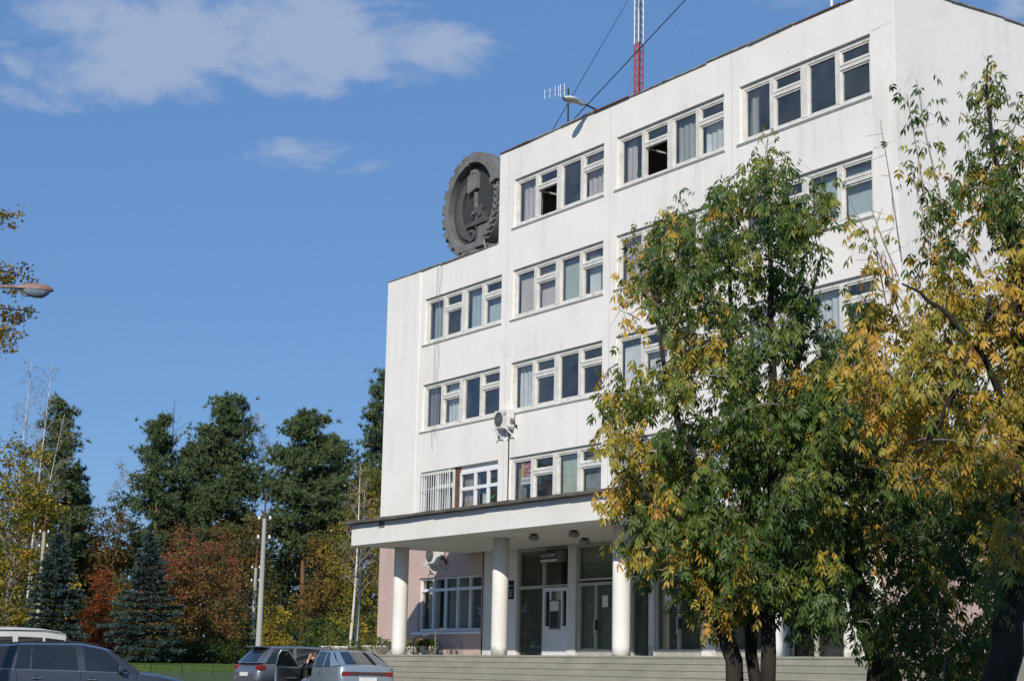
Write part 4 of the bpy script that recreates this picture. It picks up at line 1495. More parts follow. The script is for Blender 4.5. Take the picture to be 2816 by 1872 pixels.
class Car:
    FR = [(0.0, 0.0), (.86, 0.0), (.965, .14), (1.0, .42), (.992, .78), (.962, 1.0)]

    def __init__(s, name, label, loc, heading, body, gh, glass, mat, open_front_left=False, windscreen=(.10, .04), rear_bulge=(.06, .03), group='parked cars', frac=(.52, .9)):
        s.root = empty(name, loc, heading, label=label, cat='van' if 'van' in name else 'car', group=group)
        s.body, s.gh, s.mat = body, gh, mat
        s.cut = open_front_left
        # lower body
        b = MB()
        rows = []
        for x, w, zl, zs, zt in body:
            half = [(w * a, zl + (zs - zl) * f) for a, f in s.FR] + [(w * .82, zs + (zt - zs) * .75), (w * .45, zt - .004), (0, zt)]
            pts = [(x, y, z) for y, z in half] + [(x, -y, z) for y, z in half[-2::-1]]
            rows.append(pts)
        n = len(rows[0])
        vs_ = [p for r in rows for p in r]
        fs_ = []
        gx0, gx1 = gh[0][0], gh[-1][0]
        for i in range(len(rows) - 1):
            xm = (body[i][0] + body[i + 1][0]) / 2
            for j in range(n - 1):
                if s.cut:
                    if s.cut[0] < xm < s.cut[1] and 2 <= j <= 4:
                        continue
                    if gx0 + .25 < xm < gx1 - .05 and 5 <= j <= n - 7:
                        continue
                fs_.append((i * n + j, (i + 1) * n + j, (i + 1) * n + j + 1, i * n + j + 1))
        fs_.append(tuple(range(n - 1, -1, -1)))
        fs_.append(tuple((len(rows) - 1) * n + j for j in range(n)))
        b.add(vs_, fs_)
        # greenhouse
        G = []
        for xb, xr, wb, wr, zb, zr in gh:
            f0, f1 = frac
            half = [(xb, wb, zb), (lerp(xb, xr, f0), lerp(wb, wr, f0 * .88) + .012, lerp(zb, zr, f0)), (lerp(xb, xr, f1), lerp(wb, wr, f1), lerp(zb, zr, f1 - .01)),
                    (xr, wr * .93, zr - .022), (xr, wr * .5, zr + .004), (xr, 0, zr + .012)]
            G.append(half)
        wins = {}
        for i in range(len(G) - 1):
            for sd in (1, -1):
                for j in range(5):
                    qd = [G[i][j], G[i + 1][j], G[i + 1][j + 1], G[i][j + 1]]
                    qd = [(x, y * sd, z) for x, y, z in qd]
                    if j < 2 and glass.get(i):
                        if s.cut and sd == 1 and glass[i] == 'front':
                            continue
                        wins.setdefault((i, sd), MB()).add(qd, [(0, 1, 2, 3)])
                    else:
                        b.add(qd, [(0, 1, 2, 3)])
        for (i, sd), m in wins.items():
            m.build('window', M_CGLASS, s.root, smooth=True, fix=True)
        o = b.build('body', mat, s.root, fix=True)
        o.data.polygons.foreach_set('use_smooth', [True] * len(o.data.polygons))
        md = o.modifiers.new('edge', 'EDGE_SPLIT')
        md.split_angle = math.radians(38)
        # windscreens
        for nm, k, sgn, (bu, tb) in (('windscreen', -1, 1, windscreen), ('rear_window', 0, -1, rear_bulge)):
            xb, xr, wb, wr, zb, zr = gh[k]
            P = []
            for t in (0, .06, .12, .5, .88, .94, 1):
                row = []
                for q in np.linspace(-1, 1, 9):
                    lo_ = Vector((xb + sgn * bu * (1 - q * q), wb * q, zb))
                    hi_ = Vector((xr + sgn * tb * (1 - q * q), wr * .93 * q, zr - .022 + .03 * (1 - q * q)))
                    row.append(lo_.lerp(hi_, t) + Vector((0, 0, 0)))
                P.append(row)
            fm, gm = MB(), MB()
            for i in range(len(P) - 1):
                for j in range(8):
                    qd = [P[i][j], P[i + 1][j], P[i + 1][j + 1], P[i][j + 1]]
                    edge = i in (0, 5) or j in (0, 7)
                    if edge:
                        fm.add(qd, [(0, 1, 2, 3)])
                    else:
                        gm.add(qd, [(0, 1, 2, 3)])
            gm.build(nm, M_CGLASS, s.root, smooth=True, fix=True)
            fm.build(nm + '_surround', mat if nm == 'rear_window' else M_TRIM, s.root, smooth=True, fix=True)

    def side(s, x, z):
        """half width of the lower body at x, z"""
        st_ = s.body
        for i in range(len(st_) - 1):
            if st_[i][0] <= x <= st_[i + 1][0]:
                t = (x - st_[i][0]) / (st_[i + 1][0] - st_[i][0])
                w, zl, zs = (lerp(st_[i][k], st_[i + 1][k], t) for k in (1, 2, 3))
                f = (z - zl) / (zs - zl)
                for (a0, f0), (a1, f1) in zip(s.FR[1:], s.FR[2:]):
                    if f <= f1:
                        return w * lerp(a0, a1, (f - f0) / (f1 - f0))
                return w * .962
        return .8

    def wheels(s, xs, r=.30, y=.72):
        for x in xs:
            for sd in (1, -1):
                w = MB().lathe([(r * .66, -.095), (r * .95, -.10), (r, -.07), (r, .07), (r * .95, .10), (r * .66, .095)], n=24)
                o = w.build('wheel', M_TYRE, s.root, smooth=True)
                o.rotation_euler = (math.pi / 2, 0, 0)
                o.location = (x, sd * y, r)
                rm_ = MB().lathe([(r * .66, -.05), (r * .6, -.085), (.05, -.07), (.05, .07), (r * .6, .085), (r * .66, .05)], n=20).build('rim', M_RIM, o, smooth=True)
                ys = s.side(x, r + .05)
                a = MB().sector(0, 0, 0.001, r + .065, -20, 200, -.006, .006, 24)
                ao = a.build('wheel_arch', M_SEAM, s.root)
                ao.location = (x, sd * (ys + .004), r)

    def seam(s, x, z0, z1, slant=0.0, sides=(1, -1)):
        for sd in sides:
            q = MB()
            P = []
            for t in np.linspace(0, 1, 7):
                z = lerp(z0, z1, t)
                xx = x + slant * t
                y = s.side(xx, z) + .003
                P.append([(xx - .006, sd * y, z), (xx + .006, sd * y, z)])
            q.grid(P)
            q.build('door_gap', M_SEAM, s.root)

    def handle(s, x, z, sides=(1, -1), mat=None, l_=.095):
        for sd in sides:
            y = s.side(x, z)
            h_ = MB().box(x - l_, x + l_, -.012, .012, z - .013, z + .013)
            h_.v = [(a, sd * (y + .026) + c, d) for a, c, d in h_.v]
            o = h_.build('door_handle', mat or s.mat, s.root, bevel=.008)
            q = MB().sector(x, z, .001, .045, 0, 360, -.003, .003, 14)
            q.v = [(a, sd * (y + .006) + c, d) for a, c, d in q.v]
            q.build('handle_recess', M_SEAM, s.root)

    def mirror(s, x, z, y, mat=None, sides=(1, -1)):
        for sd in sides:
            b = MB().obox((x, sd * (y + .09), z), (.055, 0, 0), (0, .09, 0), (0, 0, .065))
            b.obox((x + .02, sd * (y - .02), z - .05), (.03, 0, 0), (0, .05, 0), (0, 0, .02))
            o = b.build('mirror', mat or s.mat, s.root, smooth=True)
            md = o.modifiers.new('bevel', 'BEVEL')
            md.width = .035
            md.segments = 3
            g_ = MB().obox((x - .057, sd * (y + .09), z), (.002, 0, 0), (0, .07, 0), (0, 0, .05)).build('mirror_glass', M_CGLASS, s.root)

    def patch(s, name, mat, x0, x1, y0, y1, z0, z1, bevel=.012, both=True):
        for sd in ((1, -1) if both else (1,)):
            b = MB().box(x0, x1, y0, y1, z0, z1)
            b.v = [(x, sd * y, z) for x, y, z in b.v]
            b.build(name, mat, s.root, bevel=bevel, fix=True)


def heading_of(px, turn):
    d = ray(px, 1840)
    return math.atan2(d.y, d.x) + turn


P_DARK = paint('paint_dark_blue', (0.062, 0.068, 0.086), .5, .3)
P_BLUE = paint('paint_blue_grey', (0.20, 0.21, 0.235), .6, .38)
P_SILV = paint('paint_silver_blue', (0.36, 0.43, 0.47), .55, .36)
P_VAN = paint('paint_van_white', (0.62, 0.63, 0.60), 0.0, .4)

# --- dark estate at the left edge, side on
p = at(205, 1830, 35)
hd = heading_of(205, -math.pi / 2 + .03)
body = [(-2.38, .66, .36, .72, .80), (-2.34, .78, .28, .84, .90), (-2.2, .85, .24, .93, .96), (-1.7, .875, .22, .96, .98), (-.9, .885, .20, .955, .97), (0, .885, .19, .94, .96),
        (.8, .885, .19, .925, .95), (1.12, .88, .21, .915, .965), (1.6, .865, .24, .85, .92), (2.0, .83, .26, .77, .84), (2.25, .74, .28, .68, .74), (2.36, .58, .34, .58, .62)]
gh = [(-2.22, -1.95, .79, .60, .96, 1.36), (-2.12, -1.82, .80, .615, .965, 1.385), (-1.20, -1.12, .83, .635, .965, 1.45), (-1.15, -1.05, .83, .64, .965, 1.455), (-.86, -.86, .835, .645, .96, 1.465),
      (-.83, -.83, .835, .645, .96, 1.465), (.06, -.04, .835, .65, .945, 1.475), (.20, .10, .835, .65, .94, 1.47), (1.00, .47, .825, .62, .925, 1.415), (1.22, .62, .81, .59, .925, 1.375)]
# the rear quarter glass leans forward at its foot
gh[1] = (-1.78, -2.02, .80, .60, .965, 1.37)
c = Car('estate_car', 'dark blue estate car seen side on at the left edge', (p.x, p.y, ground_z(p)), hd, body, gh, {1: 'q', 3: 'v', 5: 'rear', 7: 'front'}, P_DARK)
c.wheels((-1.33, 1.33), .31, .76)
c.seam(.10, .25, .94)
c.seam(-1.02, .42, .955, -.10)
c.seam(1.12, .35, .9, .05)
c.handle(-.72, .80, mat=M_CHROME)
c.handle(.32, .785, mat=M_CHROME)
c.mirror(.86, .99, .86)
for sd in (1, -1):
    MB().tube([(-1.9, sd * .60, 1.395), (-1.0, sd * .625, 1.475), (.05, sd * .635, 1.50), (.42, sd * .62, 1.455)], .018, 6).build('roof_rail', M_TRIM, c.root)
MB().prism([(-.22, 1.475), (-.06, 1.475), (-.18, 1.60), (-.20, 1.60)], -.02, .02).build('roof_fin', M_TRIM, c.root)
for sd in (1, -1):
    MB().tube([(-1.78, sd * .812, .962), (-.85, sd * .842, .958), (.1, sd * .842, .944), (1.0, sd * .832, .924)], .010, 5).build('window_trim', M_CHROME, c.root)
c.patch('head_lamp', M_HEAD, 2.02, 2.26, .60, .79, .66, .76)
c.patch('tail_lamp', M_TAIL, -2.38, -2.2, .70, .84, .72, .92)

# --- white minibus behind it
p = at(60, 1760, 64)
hd = heading_of(90, -math.pi / 2 + .45)
body = [(-2.1, .80, .35, 1.15, 1.18), (-2.05, .88, .30, 1.2, 1.22), (0, .92, .28, 1.2, 1.22), (1.7, .90, .28, 1.15, 1.18), (1.95, .86, .30, 1.0, 1.04), (2.1, .78, .34, .85, .88)]
gh = [(-2.08, -2.02, .86, .74, 1.2, 2.02), (-1.95, -1.92, .87, .78, 1.2, 2.10), (-.75, -.75, .89, .80, 1.2, 2.17), (-.55, -.55, .89, .80, 1.2, 2.17), (.40, .40, .89, .80, 1.2, 2.15),
      (.50, .50, .89, .80, 1.2, 2.14), (1.45, 1.15, .87, .78, 1.17, 2.06), (1.75, 1.35, .85, .74, 1.16, 1.98)]
c = Car('minibus_van', 'white minibus van behind the dark estate, only its roof showing', (p.x, p.y, ground_z(p) - .05), hd, body, gh, {1: 'q', 3: 'm', 5: 'front'}, P_VAN, frac=(.38, .66))
c.wheels((-1.3, 1.25), .33, .78)
for sd in (1, -1):
    MB().tube([(-1.95, sd * .80, 2.03), (.5, sd * .815, 2.07), (1.25, sd * .79, 1.99)], .016, 5).build('rain_gutter', M_TRIM, c.root)
c.patch('tail_lamp', M_TAIL, -2.11, -2.02, .66, .80, .75, 1.0)
c.patch('head_lamp', M_HEAD, 2.0, 2.10, .48, .70, .66, .84)

# --- blue-grey estate, rear three-quarter view
p = at(862, 1830, 52.3)
hd = heading_of(862, -math.radians(63))
body = [(-2.30, .62, .34, .62, .66), (-2.27, .78, .26, .70, .74), (-2.20, .84, .24, .84, .90), (-2.05, .865, .23, .95, .99), (-1.4, .875, .21, .97, .99), (-.5, .88, .20, .955, .97),
        (.4, .88, .19, .935, .95), (1.05, .875, .20, .915, .96), (1.6, .855, .24, .83, .90), (2.05, .79, .26, .72, .78), (2.27, .60, .33, .60, .64)]
gh = [(-2.17, -1.78, .79, .62, .98, 1.43), (-1.98, -1.62, .81, .635, .975, 1.46), (-1.12, -1.02, .83, .65, .97, 1.49), (-1.0, -.93, .83, .65, .97, 1.49), (-.12, -.16, .835, .655, .955, 1.485),
      (0.0, -.05, .835, .655, .95, 1.48), (.92, .32, .825, .63, .935, 1.43), (1.10, .42, .81, .61, .925, 1.39)]
c = Car('estate_car', 'blue-grey estate car with red tail lamp, behind the open-doored hatchback', (p.x, p.y, ground_z(p) + .02), hd, body, gh, {1: 'q', 3: 'rear', 5: 'front'}, P_BLUE)
c.wheels((-1.32, 1.30), .31, .76)
c.seam(-.02, .25, .95)
c.seam(-1.02, .30, .96, -.03)
c.handle(-.85, .80)
c.handle(.18, .79)
c.mirror(.80, .98, .85)
c.patch('tail_lamp', M_TAIL, -2.235, -1.98, .62, .872, .76, .93, .04)
MB().box(-2.315, -2.285, -.26, .26, .60, .71).build('number_plate', M_SIGNWH, c.root)
MB().box(-2.29, -2.10, -.84, .84, .40, .56).build('bumper', P_BLUE, c.root, bevel=.05)
MB().obox((-1.86, 0, 1.45), (.13, 0, -.01), (0, .60, 0), (0, 0, .02)).build('spoiler', P_BLUE, c.root, bevel=.015)
MB().tube([(-2.12, .05, 1.04), (-1.98, -.28, 1.20)], .008, 5).build('wiper', M_TRIM, c.root)

# --- silver hatchback with its driver's door open
p0 = at(1010, 1840, 46.6)
hd = heading_of(1005, math.radians(22))
fwd = Vector((math.cos(hd), math.sin(hd), 0))
p = p0 + fwd * 2.05
body = [(-2.085, .66, .36, .66, .70), (-2.07, .76, .28, .82, .90), (-2.02, .80, .26, .92, .985), (-1.85, .825, .25, .955, .99), (-1.2, .84, .22, .94, .95), (-.6, .84, .20, .93, .94),
        (.04, .84, .20, .92, .93), (.5, .84, .20, .91, .92), (1.02, .838, .20, .905, .92), (1.2, .83, .22, .89, .935), (1.7, .80, .25, .80, .86), (1.98, .73, .28, .68, .73), (2.085, .60, .34, .57, .60)]
gh = [(-1.82, -.92, .74, .585, .985, 1.375), (-1.28, -.80, .785, .595, .95, 1.385), (-.80, -.70, .795, .60, .945, 1.395), (-.72, -.63, .795, .60, .94, 1.395), (-.02, -.05, .80, .605, .93, 1.405),
      (.06, .03, .80, .605, .925, 1.40), (1.0, .36, .79, .59, .915, 1.36), (1.10, .42, .78, .58, .915, 1.34)]
c = Car('hatchback_car', 'silver-blue hatchback with its driver door swung open', (p.x, p.y, ground_z(p) + .0), hd, body, gh, {1: 'q', 3: 'rear', 5: 'front'}, P_SILV, open_front_left=(.05, 1.0), rear_bulge=(.16, .05))
HATCH = c
c.wheels((-1.22, 1.24), .285, .72)
c.seam(-.78, .28, .93, .05)
c.handle(-.60, .78)
c.seam(.04, .25, .92)
c.mirror(.86, .96, .82, sides=(-1,))
for sd in (1, -1):
    MB().obox((-2.075, sd * .63, .76), (.02, 0, 0), (0, .12, 0), (0, 0, .06)).build('tail_lamp', M_TAIL, c.root, bevel=.015)
    MB().obox((-2.08, sd * .388, .765), (.018, 0, 0), (0, .118, 0), (0, 0, .055)).build('tail_lamp', M_TAILD, c.root, bevel=.012)
MB().obox((-2.084, 0, .77), (.016, 0, 0), (0, .268, 0), (0, 0, .045)).build('reflector_strip', M_TAILD, c.root, bevel=.01)
MB().box(-2.13, -2.0, -.80, .80, .36, .56).build('bumper', P_SILV, c.root, bevel=.05)
MB().box(-2.135, -2.131, -.26, .26, .56, .67).build('number_plate', M_SIGNWH, c.root)
MB().tube([(-2.0, .0, 1.02), (-1.72, .32, 1.12)], .008, 5).build('wiper', M_TRIM, c.root)
# cabin: floor, far-side trim, seats, dashboard, wheel
MB().box(-1.5, 1.15, -.76, .76, .24, .30).build('cabin_floor', M_SEAT, c.root)
MB().box(-1.5, 1.1, -.80, -.74, .30, .92).build('door_trim', M_SEAT, c.root)
MB().box(-1.5, .02, .74, .80, .30, .92).build('door_trim', M_SEAT, c.root)
MB().box(.72, 1.12, -.74, .78, .55, .93).build('dashboard', M_TRIM, c.root, bevel=.05)
for sy in (.36, -.36):
    so = MB().box(-.12, .52, sy - .24, sy + .24, .34, .50).obox((-.24, sy, .78), (.08, 0, .02), (0, .23, 0), (-.09, 0, .34)).obox((-.34, sy, 1.17), (.05, 0, 0), (0, .13, 0), (0, 0, .08))
    so.build('seat', M_SEAT, c.root, bevel=.04)
MB().box(-1.35, -.7, -.7, .7, .32, .85).build('rear_seat', M_SEAT, c.root, bevel=.06)
sw = MB()
P = []
for k in range(25):
    t = 2 * math.pi * k / 24
    P.append((.60 + .08 * math.sin(t), .36 + .18 * math.cos(t), .90 + .165 * math.sin(t)))
sw.tube(P, .016, 6, False)
sw.build('steering_wheel', M_TRIM, c.root, smooth=True)
# the open door, hinged at its front edge
dro = MB()
do = bpy.data.objects.new('open_door', None)
dpts = []
lo_ = [(0, .25), (-.94, .25), (-.96, .5), (-.955, .92), (0, .905)]
dro.prism(lo_, -.035, .02)
door_o = dro.build('open_door', P_SILV, c.root, bevel=.012)
door_o.location = (1.01, .83, 0)
door_o.rotation_euler = (0, 0, -math.radians(66))
fr = MB()
fr.tube([(-.02, -.01, .90), (-.58, -.13, 1.33), (-.66, -.15, 1.36)], .022, 6).tube([(-.66, -.15, 1.36), (-.92, -.16, 1.37), (-.965, -.12, 1.25), (-.96, -.01, .91)], .022, 6)
fr.build('window_frame', P_SILV, door_o)
MB().add([(-.06, -.015, .92), (-.60, -.13, 1.33), (-.92, -.155, 1.355), (-.945, -.01, .92)], [(0, 1, 2, 3)]).build('door_window', M_CGLASS, door_o)
MB().prism([(-.04, .27), (-.90, .27), (-.93, .5), (-.92, .90), (-.03, .89)], -.075, -.036).build('inner_trim', M_SEAT, door_o, bevel=.01)
MB().box(-.62, -.22, -.12, -.076, .58, .64).box(-.75, -.35, -.13, -.076, .33, .46).build('armrest', M_GREY, door_o, bevel=.012)
mo = MB().obox((-.14, .11, .985), (.05, 0, 0), (0, .085, 0), (0, 0, .06)).build('mirror', P_SILV, door_o, bevel=.03)
MB().obox((-.192, .11, .985), (.002, 0, 0), (0, .07, 0), (0, 0, .048)).build('mirror_glass', M_HEAD, door_o)

# --- the person in the driver's seat
M_JACKET = pmat('jacket_cloth', (0.018, 0.018, 0.02), (0.014, 0.014, 0.015), 8, 0.85)
M_JEANS = pmat('jeans_cloth', (0.16, 0.21, 0.30), (0.12, 0.16, 0.24), 8, 0.9)
M_SKIN = pmat('skin', (0.52, 0.30, 0.21), (0.46, 0.26, 0.18), 8, 0.55)
M_HAIR = pmat('hair_brown', (0.16, 0.075, 0.04), (0.10, 0.05, 0.03), 20, 0.7)


def skinned(name, verts, edges, radii, mat, parent, sub=2, root=0):
    me = bpy.data.meshes.new(name)
    me.from_pydata([tuple(v) for v in verts], edges, [])
    me.materials.append(mat)
    o = bpy.data.objects.new(name, me)
    link(o, parent)
    md = o.modifiers.new('skin', 'SKIN')
    md.use_smooth_shade = True
    if not me.skin_vertices:
        bpy.context.view_layer.objects.active = o
    lay = me.skin_vertices[0].data if me.skin_vertices else None
    if lay is not None:
        for i, r in enumerate(radii):
            lay[i].radius = (r, r) if isinstance(r, (int, float)) else r
            lay[i].use_root = (i == root)
    ms = o.modifiers.new('subsurf', 'SUBSURF')
    ms.levels = sub
    ms.render_levels = sub
    return o


pr_ = empty('person', HATCH.root.matrix_world @ Vector((0, 0, 0)), 0, label='person in a black jacket sitting in the open car, hand raised to the head', cat='person')
pr_.location = HATCH.root.location + Vector((math.cos(hd) * .36 - math.sin(hd) * .20, math.sin(hd) * .36 + math.cos(hd) * .20, 0))
pr_.rotation_euler = HATCH.root.rotation_euler
# seated half turned to the open door (car axes: x forward, y left)
V = [(.02, .38, .56), (.0, .39, .72), (-.03, .40, .88), (-.04, .41, .98), (-.03, .42, 1.05),               # pelvis, waist, chest, neck base, neck
     (-.03, .43, 1.12), (-.01, .44, 1.20), (0.0, .445, 1.27),                                               # head
     (.00, .56, .95), (.14, .64, .86), (.16, .60, 1.02), (.13, .57, 1.13), (.125, .555, 1.165),            # left arm up
     (-.02, .26, .95), (.16, .20, .80), (.34, .28, .82), (.42, .31, .86),                                   # right arm to the wheel
     (.06, .46, .54), (.36, .60, .55), (.40, .74, .30), (.50, .78, .30),                                    # left leg out of the door
     (.06, .30, .54), (.46, .32, .56), (.62, .33, .34), (.72, .33, .34)]
Ed = [(0, 1), (1, 2), (2, 3), (3, 4), (4, 5), (5, 6), (6, 7), (3, 8), (8, 9), (9, 10), (10, 11), (11, 12), (3, 13), (13, 14), (14, 15), (15, 16), (0, 17), (17, 18), (18, 19), (19, 20),
      (0, 21), (21, 22), (22, 23), (23, 24)]
Rr = [.15, .14, .16, .10, .055, .085, .095, .06, .075, .055, .042, .034, .03, .075, .055, .042, .036, .09, .075, .05, .045, .09, .075, .05, .045]
bo = skinned('body', V, Ed, Rr, M_JACKET, pr_)
# bare head, face features and hands
hd_ = skinned('head', [(-.03, .42, 1.06), (-.015, .432, 1.13), (-.005, .44, 1.20), (.0, .445, 1.26)], [(0, 1), (1, 2), (2, 3)], [.06, .092, .104, .07], M_SKIN, pr_)
MB().obox((.075, .505, 1.165), (.012, .012, 0), (-.008, .008, 0), (0, 0, .022)).build('nose', M_SKIN, hd_, bevel=.006)
for e in (-1, 1):
    MB().sector(0, 0, .001, .011, 0, 360, -.004, .004, 10).build('eye', M_BLACK, hd_, loc=(.068 - .03 * e, .487 + .03 * e, 1.20))
hair = skinned('hair', [(-.06, .42, 1.16), (-.035, .43, 1.25), (.01, .44, 1.285)], [(0, 1), (1, 2)], [.085, .105, .08], M_HAIR, pr_)
fore = skinned('left_forearm', [(.155, .605, 1.00), (.135, .575, 1.12), (.122, .552, 1.175)], [(0, 1), (1, 2)], [.045, .036, .034], M_SKIN, pr_)
HVt, HE, HR = [(.125, .557, 1.16), (.112, .54, 1.215)], [(0, 1)], [.034, .036]
for i, (dx, dy, l1) in enumerate(((.024, .022, .036), (.008, .010, .042), (-.008, -.004, .040), (-.022, -.016, .032))):
    k = len(HVt)
    HVt += [(.110 + dx, .535 + dy, 1.245), (.095 + dx, .525 + dy, 1.245 + l1), (.07 + dx, .515 + dy, 1.25 + l1)]
    HE += [(1, k), (k, k + 1), (k + 1, k + 2)]
    HR += [.011, .0095, .008]
k = len(HVt)
HVt += [(.085, .575, 1.20), (.07, .575, 1.235)]
HE += [(0, k), (k, k + 1)]
HR += [.012, .009]
skinned('left_hand', HVt, HE, HR, M_SKIN, pr_, 1)
skinned('right_hand', [(.41, .31, .855), (.45, .33, .885), (.47, .345, .92), (.46, .36, .90), (.48, .32, .90)], [(0, 1), (1, 2), (1, 3), (1, 4)], [.034, .034, .012, .012, .011], M_SKIN, pr_, 1)
lg = skinned('trousers', [V[0], V[17], V[18], V[19], V[20], V[21], V[22], V[23], V[24]], [(0, 1), (1, 2), (2, 3), (3, 4), (0, 5), (5, 6), (6, 7), (7, 8)], [.155, .096, .081, .056, .05, .096, .081, .056, .05], M_JEANS, pr_)

# ------------------------------------------------------------------ vegetation
UPV = np.array([0, 0, 1.0])
CAMH = np.array([EYE.x, EYE.y, 0])


def unit(a):
    return a / (np.linalg.norm(a, axis=-1, keepdims=True) + 1e-9)


def diamonds(c, size, r, droop=0.0, aspect=.55):
    """one small four-cornered leaf at each c"""
    n = len(c)
    d = unit(r.normal(0, 1, (n, 3)) + np.array([0, 0, -droop]))
    e = unit(np.cross(d, r.normal(0, 1, (n, 3))))
    s_ = (size * r.uniform(.7, 1.3, n))[:, None]
    V = np.stack([c - d * s_ * .5, c + e * s_ * aspect * .5, c + d * s_ * .5, c - e * s_ * aspect * .5], 1).reshape(-1, 3)
    return V, np.arange(n * 4).reshape(-1, 4)


def clumps(r, centers, rad, per, flat=.75):
    n = len(centers)
    off = r.normal(0, 1, (n, per, 3)) * np.array([1, 1, flat]) * (rad * r.uniform(.6, 1.3, (n, 1)))[:, :, None] * .55
    return (centers[:, None, :] + off).reshape(-1, 3)


def ell_points(r, n, c, rad, shell=.45):
    d = unit(r.normal(0, 1, (n, 3)))
    q = r.uniform(shell ** 3, 1, (n, 1)) ** (1 / 3)
    return np.array(c) + d * q * np.array(rad)


def limb(b, p, q, r0, r1, bend=.15, n=4, sides=5, rr=None):
    p, q = Vector(p), Vector(q)
    L_ = (q - p).length
    o = Vector((random.uniform(-1, 1), random.uniform(-1, 1), random.uniform(.2, 1))) * bend * L_
    pts = [p.lerp(q, t) + o * (t * (1 - t)) for t in np.linspace(0, 1, n + 1)]
    b.tube(pts, [lerp(r0, r1, t) for t in np.linspace(0, 1, n + 1)], sides, False)


def broadleaf(name, label, px, D, top_y, lobes, leaf, mat, bark, ncl, per, clr, tr=.15, group=None, cat='tree', trunk_top=.6, tint=(.5, .25), seed=0, lean=0.0, base_py=1830, twigs=True,
              tint_z=0.0, multi=1, aspect=.55, place=None):
    """lobes: (dx, z, rx, rz, weight) with dx sideways in metres and z above the base"""
    r = np.random.default_rng(seed)
    random.seed(seed)
    g_ = gp(px, base_py, D)
    H = at(px, top_y, D).z - g_.z
    if place:
        g_, H = Vector((place[0], place[1], ground_z(place))), place[2]
    o = empty(name, g_, 0, label=label, cat=cat, group=group)
    side = np.array([l0.x, l0.y, 0])
    w = np.array([l_[4] for l_ in lobes], float)
    w /= w.sum()
    cs = []
    for (dx, z, rx, rz, _), q in zip(lobes, w):
        cs.append(ell_points(r, max(2, int(ncl * q)), side * dx + UPV * z, (rx, rx, rz), .35))
    cs = np.concatenate(cs)
    cs = cs[cs[:, 2] > .1]
    b = MB()
    for m in range(multi):
        bx = side * (m - (multi - 1) / 2) * .5
        tx = side * (lean + (m - (multi - 1) / 2) * 1.0)
        limb(b, bx, tuple(tx + UPV * H * trunk_top), tr, tr * .35, .03, 6, 7)
    if twigs:
        pick = cs[r.choice(len(cs), min(len(cs), 60), replace=False)]
        for c_ in pick:
            z0 = max(.1, min(H * trunk_top * .95, c_[2] * r.uniform(.45, .8)))
            st_ = side * lean * (z0 / (H * trunk_top)) + UPV * z0
            limb(b, tuple(st_), tuple(c_), tr * .25, .012, .12, 3, 4)
    b.build('trunk', bark, o, smooth=True)
    per = int(per * 1.9)
    pts = clumps(r, cs, clr * 1.12, per)
    V, F = diamonds(pts, leaf * 1.3, r, .3, aspect)
    ct = np.clip(r.normal(tint[0], tint[1], len(cs)) + tint_z * (cs[:, 2] / H - .5), 0, 1)
    tn = np.clip(np.repeat(ct, per) + r.normal(0, .12, len(pts)), 0, 1)
    np_obj('crown', V, F, mat, o, np.repeat(tn, 4))
    return o


